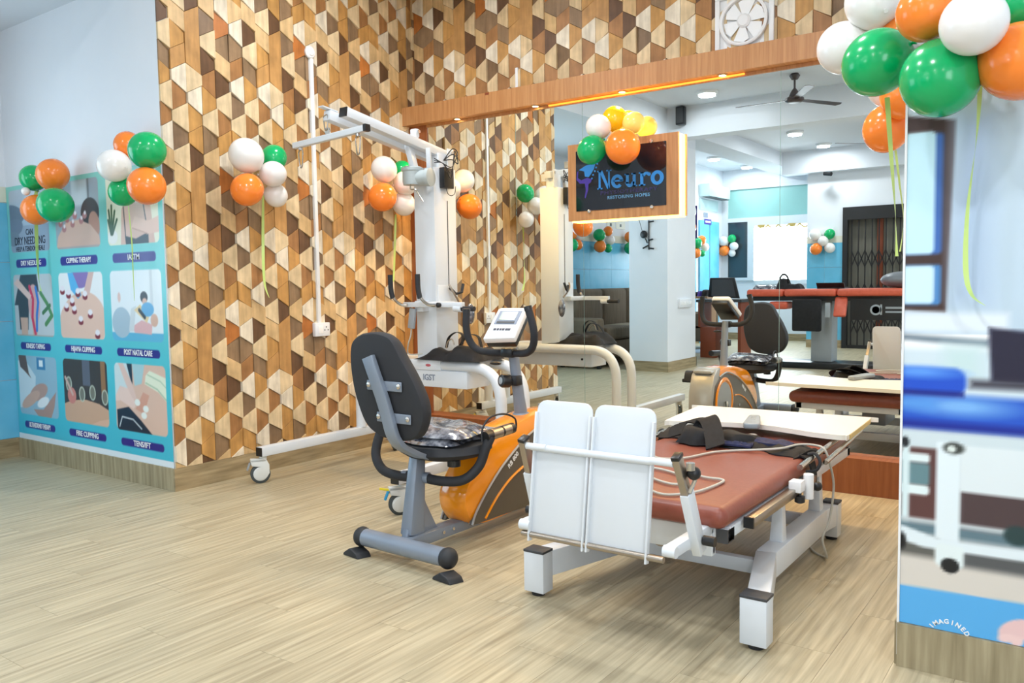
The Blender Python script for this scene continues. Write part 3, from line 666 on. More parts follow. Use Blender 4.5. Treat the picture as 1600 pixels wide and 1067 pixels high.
# tens / ift
bg(2, 2, (222, 188, 170)); P_(2, 2, 'rect', (.22, .36, .66, 1.05), (36, 50, 66)); P_(2, 2, 'poly', [(-.05, 1.05), (.24, 1.05), (.34, .7), (-.05, .4)], (206, 222, 226)); P_(2, 2, 'poly', [(.36, 1.05), (.62, 1.05), (.54, .72), (.40, .68)], (170, 206, 214))
P_(2, 2, 'poly', [(.62, .84), (.70, .92), (1.04, .82), (1.04, .46), (.86, .62), (.60, .72)], (228, 236, 214)); P_(2, 2, 'line', [(.62, .74), (.84, .66), (1.02, .50)], (170, 196, 170), .008); P_(2, 2, 'line', [(.66, .86), (.9, .78), (1.02, .68)], (170, 196, 170), .006)
P_(2, 2, 'poly', [(-.05, .42), (.1, .66), (.34, .62), (.40, .38), (.36, .34), (.1, .44)], (234, 206, 196)); P_(2, 2, 'poly', [(.08, 1), (.18, 1), (.36, .70), (.44, .46), (.34, .50), (.22, .7)], (226, 196, 186)); P_(2, 2, 'poly', [(.02, -.05), (.02, .3), (.26, .36), (.50, .18), (.76, -.05)], (34, 42, 60))
P_(2, 2, 'line', [(.06, .05), (.12, .2), (.34, .18), (.5, .06)], (214, 224, 230), .008); P_(2, 2, 'poly', [(.40, .34), (.56, .60), (.68, .56), (.56, .28)], (214, 160, 140))
for a, b in ((.44, .44), (.60, .36), (.56, .26)): P_(2, 2, 'ell', (a, b), (234, 240, 236), (.055, .05))
for j in range(3):
    for i in range(3):
        a, b, c, d = photo_box(i, j); SH.append(('mask', (a, b, c, d, .03, .034), (0, 0, 0)))
lab = [[(-1.623, -1.239), (-1.070, -.657), (-.500, -.085)]] * 3
for j, (z0, z1) in enumerate(((1.193, 1.243), (.687, .731), (.194, .236))):
    for a, b in lab[j]: SH.append(('rect', (a, b, z0, z1, .02), (46, 36, 132)))
pst = thing('treatment_poster', (-.85, -1.893, .11), 'teal poster of nine captioned therapy photographs on the white return wall', 'poster')
print_panel('print', -1.708, -.004, .112, 1.694, -1.8935, .0048, SH, 'poster_print', pst)
caps = [['DRY NEEDLING', 'CUPPING THERAPY', 'IASTM'], ['KINESIO TAPING', 'HIJAMA CUPPING', 'POST NATAL CARE'], ['ULTRASOUND THERAPY', 'FIRE CUPPING', 'TENS/IFT']]
for j in range(3):
    for i in range(3):
        a, b = lab[j][i]; z = (1.218, .709, .215)[j]; s_ = caps[j][i]
        text(s_, 'lettering', .042, 'paper_white', ((a + b) / 2, -1.8942, z), pst, sx=min(1.0, .78 * (b - a) / (len(s_) * .0285)), bold=.0007)
for s_, z, sz, sx in (('CAN', 1.405, .050, .9), ('DRY NEEDLING', 1.352, .068, .86), ('HELP A TENDON HEAL?', 1.305, .042, .86)):
    text(s_, 'lettering', sz, 'ink', (-1.43, -1.8942, z), pst, sx=sx * .95, bold=.0004)

# large photographic print on the right return wall
S2 = [('vgrad', (3.4, 5.0, .9, 2.4, (206, 220, 232)), (188, 208, 224)), ('rect', (3.40, 3.62, 1.50, 2.5, 0), (204, 200, 210), .08),
      ('poly', [(3.40, 1.475), (3.575, 1.440), (3.560, .955), (3.40, .965)], (66, 48, 46), .008),
      ('rect', (3.575, 3.66, .98, 1.45, .01), (176, 196, 222), .06),
      ('rect', (3.40, 3.548, 1.105, 1.412, .012), (62, 104, 176), .010), ('rect', (3.40, 3.530, 1.106, 1.418, .014), (196, 232, 246), .008),
      ('rect', (3.40, 3.548, .975, 1.078, .010), (74, 130, 190), .008), ('rect', (3.40, 3.532, .978, 1.076, .012), (206, 234, 246), .008),
      ('rect', (3.40, 3.70, .905, .955, 0), (222, 232, 242), .02), ('poly', [(3.40, .902), (3.66, .888), (3.66, .868), (3.40, .888)], (112, 128, 142), .014),
      ('rect', (3.40, 5.0, .70, .865, 0), (206, 222, 232), .03), ('rect', (3.56, 3.64, .80, .87, 0), (196, 220, 222), .05),
      ('poly', [(3.657, .918), (3.76, .908), (5.0, .88), (5.0, .745), (3.665, .782)], (36, 34, 56), .012), ('rect', (3.62, 5, .765, .785, 0), (60, 58, 70), .02),
      ('rect', (3.40, 5.0, .30, .66, 0), (176, 184, 188), .02),
      ('rect', (3.40, 5.0, .60, .66, 0), (206, 220, 226), .01),
      ('rect', (3.40, 5.0, .655, .742, .01), (34, 84, 196), .02), ('ell', (3.60, .715, .10, .022, 0), (120, 176, 236), .03), ('rect', (3.40, 3.54, .70, .735, .01), (86, 150, 226), .03), ('rect', (3.40, 5.0, .652, .672, 0), (18, 36, 140), .02),
      ('rect', (3.40, 3.610, .742, .812, .03), (30, 80, 200), .012), ('ell', (3.50, .800, .08, .014, 0), (90, 150, 236), .02), ('rect', (3.40, 3.605, .740, .752, .0), (18, 30, 120), .012),
      ('rect', (3.40, 3.56, .40, .60, 0), (92, 60, 58), .012), ('rect', (3.602, 5.0, .395, .50, 0), (76, 60, 62), .012), ('rect', (3.600, 5.0, .495, .615, .004), (222, 232, 236), .008),
      ('rect', (3.40, 3.53, .56, .585, .01), (224, 238, 240), .008), ('rect', (3.44, 3.53, .50, .56, .01), (100, 134, 142), .012), ('rect', (3.40, 3.53, .475, .50, .01), (224, 238, 240), .008), ('rect', (3.462, 3.482, .36, .62, .005), (214, 232, 236), .008),
      ('rect', (3.40, 5.0, .398, .412, 0), (196, 206, 210), .01), ('rect', (3.40, 5.0, .372, .398, 0), (96, 122, 134), .014), ('ell', (3.73, .40, .03, .025, 0), (40, 64, 66), .01),
      ('rect', (3.545, 3.602, .36, .62, .006), (226, 238, 244), .008), ('ell', (3.585, .606, .024, .015, 0), (60, 64, 60), .008), ('ell', (3.580, .604, .010, .009, 0), (220, 230, 226), .006),
      ('ell', (3.470, .612, .010, .014, 0), (30, 34, 40), .006),
      ('rect', (3.40, 5.0, .20, .335, 0), (214, 208, 200), .01), ('rect', (3.60, 5.0, .300, .345, 0), (86, 88, 90), .02), ('rect', (3.40, 3.55, .31, .36, 0), (96, 96, 92), .02),
      ('poly', [(3.40, .405), (3.56, .362), (5.0, .395), (5.0, .360), (3.56, .335), (3.52, .335), (3.40, .360)], (224, 236, 242), .008),
      ('rect', (3.547, 3.614, .292, .352, .014), (226, 238, 240), .008), ('ell', (3.582, .297, .022, .020, 0), (28, 30, 32), .006), ('ell', (3.465, .345, .012, .022, 0), (24, 24, 26), .008),
      ('poly', [(3.40, .2225), (5.0, .262), (5.0, .05), (3.40, .05)], (88, 172, 232), .004),
      ('ell', (3.735, .160, .045, .026, .5), (232, 196, 196), .005), ('ell', (3.712, .135, .020, .011, .3), (240, 206, 204), .004), ('ell', (3.735, .131, .016, .012, .6), (240, 206, 204), .004)]
pp = thing('wall_photograph_print', (4.2, -1.94, .12), 'large blurred clinic photograph print with blue treatment couch on the right wall', 'poster')
print_panel('print', 3.4635, 4.9, .1215, 2.3, -1.9405, .0055, S2, 'wall_print', pp, .004)
MB().box(3.4575, 3.4632, -1.944, -1.928, .03, 2.6).build('edge_trim', 'white_plastic', pp, smooth=False)
for k, ch in enumerate('IMAGINED'):
    a = math.radians(146 - k * 116 / 7); text(ch, 'lettering', .0165, 'paper_white', (3.582 + .048 * math.cos(a), -1.9412, .103 + .044 * math.sin(a)), pp, rot=(PI / 2, PI / 2 - a, 0), bold=.0005)

# ------------------------------------------------------------------ traction frame
def caster(parent, x, y, m_lever='grey_plastic', swing=0.0, r=.052):
    c = MB().lathe([(.020, 0), (.020, .016)], (x, y, .128)).build('caster', 'caster_white', parent)
    ca, sa = math.cos(swing), math.sin(swing); cx, cy = x - .012 * sa, y - .018 * ca
    fork = MB()
    for s in (-1, 1):
        prof = [(-.050, .132), (.030, .132), (.046, .10), (.046, .055), (.03, .03), (0, .016), (-.028, .028), (-.038, .055), (-.022, .075), (.0, .09), (-.045, .098)]
        fork.prism(prof, lambda a, b, t: (cx + t * ca + a * sa, cy + a * ca - t * sa, b), s * .014, s * .020)
    fork.prism([(-.050, .118), (.030, .118), (.030, .134), (-.050, .134)], lambda a, b, t: (cx + t * ca + a * sa, cy + a * ca - t * sa, b), -.02, .02)
    fork.build('fork', 'caster_white', c, bevel=.002)
    MB().lathe([(r - .008, -.012), (r, -.008), (r, .008), (r - .008, .012)], (cx, cy, r), (ca, -sa, 0), 28).build('wheel', 'tyre', c)
    for s in (-1, 1): MB().lathe([(r - .014, s * .0125), (r - .020, s * .0155), (.008, s * .0165)], (cx, cy, r), (ca, -sa, 0), 24).build('wheel_disc', 'caster_white', c)
    MB().beam((cx - .052 * sa, cy - .052 * ca, .115), (cx - .068 * sa, cy - .068 * ca, .075), .018, .010).build('brake_lever', m_lever, c, bevel=.002)
    return c
tf = thing('traction_unit', (.78, -.8, 0), 'tall white wheeled traction frame with arched legs, column and hanging spreader bar', 'traction frame')
for x, yf in ((.245, -1.55), (1.30, -1.62)):
    b_ = MB().box(x - .025, x + .025, yf, -.47, .148, .198).build('base_rail', 'white_metal', tf, bevel=.003)
    MB().box(x - .023, x + .023, yf - .004, yf + .002, .150, .196).build('end_cap', 'black_plastic', b_); MB().box(x - .023, x + .023, -.472, -.466, .150, .196).build('end_cap', 'black_plastic', b_)
caster(tf, .235, -1.52, 'grey_plastic', .55); c1 = caster(tf, 1.30, -1.57, 'blue_plastic', .6); caster(tf, .245, -.52, 'yellow_plastic', 2.6); caster(tf, 1.30, -.52, 'blue_plastic', 2.6)
MB().beam((1.27, -1.62, .118), (1.235, -1.655, .128), .010, .010).build('brake_tab', 'yellow_plastic', tf, bevel=.002)
for y in (-.80, -.585):
    pts = fillet([(1.30, y, .198), (1.30, y, .600), (.245, y, .600), (.245, y, .198)], .20, 10)
    MB().tube(pts, .031, 14).build('arch_leg', 'white_metal', tf)
MB().box(.45, 1.10, -.78, -.60, .598, .624).build('top_plate', 'white_metal', tf, bevel=.004)
bx = MB().box(.46, 1.09, -.826, -.62, .478, .572).build('drawer_box', 'white_metal', tf, bevel=.004)
MB().box(.49, .91, -.832, -.80, .572, .630).build('front_rail', 'white_metal', tf, bevel=.004)
text('IGST', 'lettering', .046, 'ink_grey', (.820, -.8275, .530), bx, bold=.0012, sx=.95)
MB().ell((.82, -.8326, .600), (.020, .0008, .008), 16, 6).build('badge', 'ink_red', bx)
MB().lathe([(.008, 0), (.008, .004)], (1.02, -.62, .53), (0, 1, 0), 12).build('switch', 'black_plastic', bx)
col = MB().box(.705, .853, -.79, -.60, .62, 1.70).build('column', 'white_metal', tf, bevel=.003)
MB().box(.852, .8545, -.680, -.674, 1.05, 1.52).build('slot', 'dark_cap', col, smooth=False)
MB().box(.853, .858, -.776, -.664, .925, 1.045).build('carriage_plate', 'white_metal', col, bevel=.002)
MB().beam((.78, -1.378, 1.913), (.78, -.585, 1.785), .052, .048).build('boom', 'white_metal', tf, bevel=.003)
MB().beam((.78, -1.384, 1.914), (.78, -1.376, 1.9125), .050, .046).build('boom_cap', 'black_plastic', tf)
MB().beam((.715, -1.43, 1.898), (.715, -.64, 1.775), .050, .050).build('lower_boom', 'white_metal', tf, bevel=.003)
MB().beam((.715, -1.47, 1.935), (.715, -1.37, 1.922), .036, .006).build('boom_tip', 'white_metal', tf)
MB().box(.745, .815, -.70, -.62, 1.70, 1.79).box(.825, .831, -.64, -.585, 1.70, 1.82).build('boom_bracket', 'white_metal', tf, bevel=.002)
MB().box(.755, .800, -.868, -.836, 1.855, 1.905).build('bracket_tab', 'white_metal', tf, bevel=.008)
for y, z in ((-.852, 1.888), (-.60, 1.80)): MB().lathe([(.009, 0), (.009, .006)], (.806 if z > 1.85 else .832, y, z), (1, 0, 0), 12).build('bolt', 'bolt', tf)
MB().beam((.735, -.87, 1.85), (.775, -.86, 1.69), .052, .03).build('strut', 'white_metal', tf, bevel=.002)
MB().beam((.845, -.82, 1.80), (.832, -.80, 1.66), .030, .012).build('strut', 'white_metal', tf, bevel=.002)
mt = MB().lathe([(.050, 0), (.054, .02), (.054, .07), (.060, .078), (.060, .092), (.045, .10)], (.770, -.872, 1.598)).build('motor', 'motor_grey', tf)
MB().lathe([(.042, 0), (.042, .06), (.050, .062), (.050, .085), (.032, .09)], (.800, -.862, 1.635), (1, .18, 0)).build('motor_end', 'motor_grey', mt)
MB().tube(fillet([(.79, -.91, 1.60), (.795, -.92, 1.565), (.83, -.915, 1.57), (.87, -.90, 1.50)], .02), .004, 6).build('pin', 'chrome', mt)
def carabiner(x, y, z, h, parent):
    MB().tube(catmull([(x - .012, y, z), (x - .016, y, z - h * .2), (x - .008, y, z - h * .9), (x, y, z - h), (x + .009, y, z - h * .85), (x + .016, y, z - h * .15), (x + .010, y, z + .006), (x - .012, y, z)], 4), .0035, 6).build('carabiner', 'chrome', parent)
sp = MB().beam((.452, -1.42, 1.776), (.988, -1.42, 1.806), .030, .030).build('spreader_bar', 'white_metal', tf, bevel=.003)
MB().beam((.972, -1.422, 1.805), (.990, -1.422, 1.806), .033, .033).build('bar_cap', 'black_plastic', sp)
for x, z in ((.50, 1.758), (.918, 1.782)):
    MB().lathe([(.012, 0), (.012, -.012)], (x, -1.42, z + .004), n=14).build('eye_bolt', 'chrome', sp); carabiner(x, -1.42, z - .012, .085, sp)
carabiner(.706, -1.43, 1.895, .070, tf); MB().lathe([(.018, -.004), (.018, .004)], (.712, -1.425, 1.822), (0, 1, 0), 16).build('ring', 'bolt', tf)
# power adaptor and cords on the column head
ad = MB().box(.856, .892, -.745, -.66, 1.585, 1.700).build('power_adaptor', 'black_plastic', tf, bevel=.004)
for k in range(3):
    a = .03 * k
    MB().tube(catmull([(.86, -.79, 1.745 - a * .4), (.90, -.76, 1.715), (.905, -.70, 1.70 - a), (.90, -.66, 1.735 + a), (.89, -.62, 1.79 - a), (.875, -.65, 1.81 - a), (.87, -.72, 1.74)], 5), .003, 6).build('cord', 'black_rubber', ad)
MB().tube(catmull([(.895, -.735, 1.59), (.895, -.72, 1.555), (.895, -.69, 1.545), (.895, -.66, 1.56), (.895, -.65, 1.60)], 5), .002, 6).build('cord', 'black_rubber', ad)
# forearm handles
MB().box(.675, 1.10, -.870, -.842, .925, .953).build('handle_bar', 'white_metal', tf, bevel=.003)
MB().box(.74, .80, -.845, -.785, .90, .96).box(.855, .90, -.86, -.68, .925, .955).build('handle_bracket', 'white_metal', tf, bevel=.003)
for x in (.700, .905):
    h_ = MB().tube(catmull([(x + .015, -.875, .937), (x - .02, -.89, .940), (x - .055, -.90, .965), (x - .075, -.905, 1.0)], 6), .0085, 10).build('handle', 'chrome', tf)
    MB().tube(catmull([(x - .070, -.904, .975), (x - .082, -.905, 1.03), (x - .084, -.905, 1.108)], 5), .0145, 12).build('grip', 'black_foam', h_)
MB().cyl((1.085, -.856, .918), (1.175, -.856, .918), .0135, n=14).build('grip', 'black_foam', tf)
MB().cyl((1.04, -.856, .920), (1.09, -.856, .918), .019, n=14).build('grip_socket', 'white_metal', tf)
MB().lathe([(.012, 0), (.014, .006), (.014, .018), (.008, .022)], (.947, -.870, .938), (0, -1, 0), 14).build('knob', 'black_plastic', tf)
MB().tube(catmull([(.872, -.70, 1.05), (.885, -.69, 1.02), (.885, -.66, .985), (.875, -.62, .95)], 4), .006, 8).build('hook', 'steel', tf)
MB().tube([(.87, -.69, 1.03), (.885, -.655, .995), (.90, -.62, 1.005), (.895, -.60, 1.05)], .009, 8).build('hook_grip', 'black_rubber', tf)
tag(MB().ell((.905, -.55, .878), (.022, .030, .060), 14, 10).build('plastic_bag', 'plastic_wrap'), 'small clear bag of chain hanging on the traction frame column', 'bag')
rm = MB().beam((.738, -.855, .918), (.722, -.857, .805), .046, .018).build('hand_control', 'grey_plastic', tf, bevel=.006)
MB().tube(catmull([(.722, -.857, .805), (.715, -.855, .765), (.690, -.85, .715), (.64, -.80, .66), (.68, -.80, .652), (.77, -.78, .66), (.775, -.775, .64)], 6), .004, 7).build('cord', 'cable_grey', rm)
# black bag lying on the table
bag = thing('carry_bag', (.95, -.70, .624), 'crumpled black cloth bag with straps lying on the traction frame table', 'bag')
def blob(x0, x1, y0, y1, z0, hf, nx_=26, ny_=18, seed=1, amp=.012, outline=None):
    rnd = random.Random(seed); ph = [(rnd.uniform(8, 40), rnd.uniform(8, 40), rnd.uniform(0, 6)) for _ in range(7)]
    vs = []; fs = []
    for j in range(ny_ + 1):
        for i in range(nx_ + 1):
            a, b = i / nx_, j / ny_; x = x0 + (x1 - x0) * a; y = y0 + (y1 - y0) * b
            e = min(1, (min(a, 1 - a) * 6)) ** .6 * min(1, (min(b, 1 - b) * 5)) ** .6
            z = z0 + e * hf(a, b) + e * sum(math.sin(x * p + y * q + r) for p, q, r in ph) * amp / 3
            vs.append((x + .01 * math.sin(b * 9) * (1 if outline is None else outline), y + .012 * math.sin(a * 8), max(z, z0)))
    n = nx_ + 1
    for j in range(ny_):
        for i in range(nx_): fs.append((j * n + i, j * n + i + 1, (j + 1) * n + i + 1, (j + 1) * n + i))
    o = len(vs); vs += [(x, y, z0) for x, y, z in vs]
    ring_ = [i for i in range(n)] + [j * n + n - 1 for j in range(1, ny_ + 1)] + [ny_ * n + i for i in range(n - 2, -1, -1)] + [j * n for j in range(ny_ - 1, 0, -1)]
    for k in range(len(ring_)): a, b = ring_[k], ring_[(k + 1) % len(ring_)]; fs.append((b, a, a + o, b + o))
    fs.append(tuple(i + o for i in ring_))
    m_ = MB(); m_.add(vs, fs); return m_
blob(.735, 1.17, -.86, -.60, .632, lambda a, b: .052 + -.0 + .008 * math.sin(a * 9 + b * 5) + .016 * (a > .55), seed=3, amp=.022).build('body', 'black_cloth', bag)
MB().rtube(catmull([(.93, -.80, .70), (.94, -.79, .755), (.985, -.78, .785), (1.03, -.78, .77), (1.04, -.80, .72)], 6), .003, .022, (0, 1, 0)).build('strap', 'black_cloth', bag)
MB().rtube(catmull([(.97, -.74, .70), (1.02, -.72, .765), (1.09, -.72, .76), (1.13, -.74, .70)], 6), .003, .022, (0, 1, 0)).build('strap', 'black_cloth', bag)
MB().tube(catmull([(.955, -.83, .70), (.965, -.83, .735), (.995, -.83, .75), (1.01, -.83, .72)], 5), .004, 6).build('buckle', 'steel', bag)

# ------------------------------------------------------------------ recumbent exercise bike
bk = thing('exercise_bike', (1.76, -1.6, 0), 'orange and grey recumbent exercise bike with black padded backrest', 'exercise bike')
st = MB().cyl((1.575, -2.075, .070), (1.985, -2.090, .070), .034, n=20).build('rear_stabilizer', 'grey_metal', bk)
for x, y in ((1.555, -2.074), (2.005, -2.091)):
    MB().ell((x, y, .070), (.034, .039, .039), 18, 12).build('end_cap', 'black_rubber', st)
    s = -1 if x < 1.7 else 1
    MB().prism([(-.06, 0), (.075, 0), (.055, .020), (.0, .034), (-.05, .012)], lambda a, b, t: (x + s * .012 + a * .72 + t * .3, y - .030 + t * .8 - a * .10, b), -.03, .04).build('foot_pad', 'black_rubber', st, bevel=.004)
MB().beam((1.755, -2.07, .068), (1.760, -1.25, .060), .060, .045).build('main_beam', 'grey_metal', bk, bevel=.004)
for y in (-1.86, -1.80, -1.70): MB().lathe([(.007, 0), (.007, .005)], (1.787, y, .070), (1, 0, 0), 10).build('bolt', 'bolt', bk)
fs_ = MB().cyl((1.57, -.72, .05), (1.95, -.72, .05), .032, n=18).build('front_stabilizer', 'grey_metal', bk)
for x in (1.56, 1.96): MB().ell((x, -.72, .045), (.03, .045, .045), 16, 10).build('end_cap', 'black_rubber', fs_)
MB().beam((1.742, -1.99, .085), (1.728, -1.935, .40), .060, .085, .046, .050, up=(0, 1, 0)).build('seat_post', 'grey_metal', bk, bevel=.010)
MB().prism([(-2.04, .085), (-1.86, .085), (-1.925, .20), (-1.955, .28)], lambda a, b, t: (t, a, b), 1.728, 1.758).build('gusset', 'grey_metal', bk, bevel=.004)
st_ = MB().lathe([(.10, -.035), (.155, -.02), (.185, .0), (.172, .028), (.10, .036), (.0, .038)], (1.775, -1.82, .400), n=36).build('seat', 'black_foam', bk)
MB().lathe([(.026, 0), (.026, -.024)], (1.865, -1.88, .372), n=16).build('seat_knob', 'black_plastic', bk)
# shield-shaped backrest leaning slightly backwards
out = [(1.672, .872), (1.745, .878), (1.815, .858), (1.858, .790), (1.905, .715), (1.942, .630), (1.940, .560), (1.905, .505), (1.850, .484), (1.770, .480), (1.700, .494), (1.645, .535), (1.612, .62), (1.598, .70), (1.600, .79), (1.620, .845)]
oc = catmull([(x, 0, z) for x, z in out] + [(out[0][0], 0, out[0][1])], 4)[:-1]; cxm, czm = 1.765, .68
lean = lambda z: -2.130 - .10 * (z - .48)
mb = MB(); lay = [(.0, .90), (.004, .97), (.014, 1.0), (.040, 1.0), (.055, .95), (.062, .8)]
vs = []; n = len(oc)
for dy, k in lay:
    for p in oc: x = cxm + (p.x - cxm) * k; z = czm + (p.z - czm) * k; vs.append((x, lean(z) + dy, z))
fs = [(i * n + j, i * n + (j + 1) % n, (i + 1) * n + (j + 1) % n, (i + 1) * n + j) for i in range(len(lay) - 1) for j in range(n)] + [tuple(range(n)), tuple(range((len(lay) - 1) * n + n - 1, (len(lay) - 1) * n - 1, -1))]
mb.add(vs, fs).build('backrest', 'black_foam', bk)
bp = fillet([(1.720, lean(.79) - .018, .790), (1.785, lean(.6) - .018, .600), (1.815, -2.155, .475), (1.80, -1.99, .395), (1.78, -1.88, .378)], .09, 8)
mb = MB(); sec = []
for i, p_ in enumerate(bp):
    d = (bp[min(i + 1, len(bp) - 1)] - bp[max(i - 1, 0)]).normalized(); a = Vector((1, 0, 0)); a = (a - d * a.dot(d)).normalized(); b = d.cross(a)
    for i2, j2 in ((-1, -1), (1, -1), (1, 1), (-1, 1)): sec.append(p_ + a * .026 * i2 + b * .010 * j2)
m_ = len(bp); mb.add(sec, [(i * 4 + k, i * 4 + (k + 1) % 4, i * 4 + 4 + (k + 1) % 4, i * 4 + 4 + k) for i in range(m_ - 1) for k in range(4)] + [(3, 2, 1, 0), tuple((m_ - 1) * 4 + k for k in range(4))])
mb.build('back_bar', 'grey_metal', bk, bevel=.002)
for z, xa, xb in ((.684, 1.700, 1.848), (.567, 1.735, 1.878)):
    q = MB().box(xa - .012, xb + .012, lean(z) - .009, lean(z) - .003, z - .018, z + .018).build('bracket', 'grey_metal', bk, bevel=.012, seg=3)
    for x in (xa, xb): MB().lathe([(.010, 0), (.010, .004), (.004, .008)], (x, lean(z) - .009, z + .002), (0, -1, 0), 12).build('bolt', 'bolt', q)
MB().tube(catmull([(1.725, -1.94, .300), (1.64, -1.955, .298), (1.56, -1.96, .315), (1.505, -1.94, .37), (1.50, -1.90, .46), (1.50, -1.86, .50)], 6), .019, 14).build('grab_bar', 'black_foam', bk)
MB().tube(catmull([(1.745, -1.93, .300), (1.83, -1.915, .292), (1.91, -1.88, .300), (1.955, -1.84, .350), (1.975, -1.82, .42), (1.985, -1.80, .462)], 6), .019, 14).build('grab_bar', 'black_foam', bk)
gp = MB().cyl((1.975, -1.825, .463), (1.985, -1.655, .474), .021, n=18).build('pulse_grip', 'black_plastic', bk)
MB().cyl((1.977, -1.79, .4665), (1.981, -1.735, .470), .0222, n=18).cyl((1.9815, -1.725, .4705), (1.984, -1.68, .4735), .0222, n=18).build('sensor_plate', 'steel', gp)
MB().tube(catmull([(1.965, -1.83, .445), (1.96, -1.82, .49), (1.965, -1.78, .53), (1.975, -1.70, .535), (1.985, -1.64, .51), (1.985, -1.63, .47)], 6), .004, 6).build('cord', 'black_rubber', gp)
cl_ = MB().cyl((1.50, -1.87, .495), (1.50, -1.70, .505), .021, n=18).build('pulse_grip', 'black_plastic', bk)
for x in (1.66, 1.755): MB().cyl((x, -1.947 + (x - 1.66) * .2, .298), (x + .02, -1.943 + (x - 1.66) * .2, .299), .022, n=14).build('clamp', 'grey_metal', bk)
# drive housing (profile in Y,Z)
prof = [(-1.775, .135), (-1.782, .185), (-1.762, .235), (-1.715, .292), (-1.655, .350), (-1.575, .402), (-1.46, .435), (-1.30, .462), (-1.15, .470), (-1.02, .455), (-.93, .40), (-.885, .30), (-.875, .18), (-.89, .075), (-1.30, .060), (-1.60, .055), (-1.68, .062), (-1.745, .090)]
pc = catmull([(0, a, b) for a, b in prof] + [(0, *prof[0])], 3)[:-1]
def hull(k, t, dy=0, dz=0, xa=None): return [(1.76 + t, (-1.345 + (p.y + 1.345) * k + dy), .26 + (p.z - .26) * k + dz) for p in pc]
mb = MB(); vs = []; n = len(pc); ly = [(-.075, .90), (-.068, .97), (-.045, 1.0), (.045, 1.0), (.068, .97), (.075, .90)]
for t_, k in ly: vs += hull(k, t_)
mb.add(vs, [(i * n + j, i * n + (j + 1) % n, (i + 1) * n + (j + 1) % n, (i + 1) * n + j) for i in range(len(ly) - 1) for j in range(n)] + [tuple(range(n)), tuple(range((len(ly) - 1) * n + n - 1, (len(ly) - 1) * n - 1, -1))])
hs = mb.build('housing', 'orange_gloss', bk)
for s in (-1, 1):
    cover = [(-1.745, .075), (-1.715, .125), (-1.635, .20), (-1.54, .272), (-1.42, .340), (-1.30, .39), (-1.13, .43), (-1.0, .41), (-.92, .36), (-.893, .26), (-.893, .10), (-.93, .072), (-1.3, .063)]
    mb = MB(); mb.prism(cover, lambda a, b, t: (1.76 + s * t, a, b), .060, .082); cv = mb.build('side_cover', 'bronze_plastic', hs, bevel=.005)
    edge = [(1.76 + s * .0825, a, b + .004) for a, b in cover[:8]]
    MB().tube(catmull(edge, 4), .005, 6).build('cover_edge', 'silver_plastic', hs)
    MB().tube(catmull([(1.76 + s * .083, -1.66, .085), (1.76 + s * .0835, -1.58, .155), (1.76 + s * .0835, -1.48, .215), (1.76 + s * .0835, -1.36, .255), (1.76 + s * .083, -1.27, .262)], 5), .006, 6).build('trim_stripe', 'orange_gloss', hs)
    MB().lathe([(.150, 0), (.160, .006), (.150, .012), (.138, .012), (.132, .004)], (1.76 + s * .079, -1.08, .245), (s, 0, 0), 40).build('wheel_ring', 'orange_gloss', hs)
    MB().lathe([(.130, 0), (.125, .008), (.03, .010)], (1.76 + s * .079, -1.08, .245), (s, 0, 0), 32).build('wheel_disc', 'grey_plastic', hs)
    cr = MB().beam((1.76 + s * .100, -1.08, .245), (1.76 + s * .118, -1.08 + s * .02, .245 - s * .125), .014, .024).build('crank', 'chrome', bk, bevel=.003)
    pd = (1.76 + s * .165, -1.08 + s * .02, .245 - s * .125)
    q = MB().box(pd[0] - .042, pd[0] + .042, pd[1] - .05, pd[1] + .05, pd[2] - .012, pd[2] + .012).build('pedal', 'black_rubber', bk, bevel=.005)
    MB().rtube(catmull([(pd[0], pd[1] - .055, pd[2]), (pd[0], pd[1] - .03, pd[2] + .055), (pd[0], pd[1] + .03, pd[2] + .06), (pd[0], pd[1] + .055, pd[2])], 5), .003, .05, (1, 0, 0)).build('pedal_strap', 'black_rubber', q)
MB().lathe([(.010, 0), (.010, .004)], (1.8425, -1.365, .185), (1, 0, 0), 14).build('screw_cap', 'grey_plastic', hs)
text('RB 800', 'lettering', .030, 'paper_white', (1.8428, -1.455, .292), hs, rot=(PI / 2, -.62, PI / 2), bold=.0006)
mb = MB()
for k in range(4): mb.box(1.70, 1.82, -.887, -.872, .13 + .05 * k, .155 + .05 * k)
mb.build('front_vent', 'silver_plastic', hs, bevel=.004)
MB().box(1.695, 1.825, -1.06, -.90, .44, .462).build('front_cap', 'silver_plastic', hs, bevel=.01)
front = [(-1.03, .474), (-.965, .466), (-.915, .430), (-.870, .32), (-.862, .18), (-.883, .07), (-.95, .055), (-.985, .055), (-.955, .18), (-.965, .30), (-1.0, .40)]
MB().prism(front, lambda a, b, t: (1.76 + t, a, b), -.080, .080).build('front_shroud', 'silver_plastic', hs, bevel=.008)
# mast, handlebar, console
MB().tube([(1.762, -1.275, .445), (1.760, -1.29, .54), (1.755, -1.325, .765)], [.036, .030, .026], 18, .8).build('mast', 'grey_metal', bk)
MB().lathe([(.038, 0), (.040, .012), (.036, .02)], (1.762, -1.277, .447), n=24).build('mast_collar', 'grey_metal', bk)
hb = [(1.556, -1.40, .925), (1.553, -1.40, .86), (1.560, -1.39, .80), (1.592, -1.375, .755), (1.66, -1.36, .742), (1.755, -1.352, .742), (1.84, -1.36, .744), (1.89, -1.375, .765), (1.915, -1.39, .81), (1.917, -1.40, .865), (1.897, -1.405, .940)]
MB().tube(catmull(hb, 6), .0165, 14).build('handlebar', 'black_foam', bk)
MB().cyl((1.5555, -1.40, .920), (1.556, -1.40, .938), .018, n=14).cyl((1.899, -1.405, .932), (1.894, -1.405, .950), .018, n=14).build('end_plug', 'black_plastic', bk)
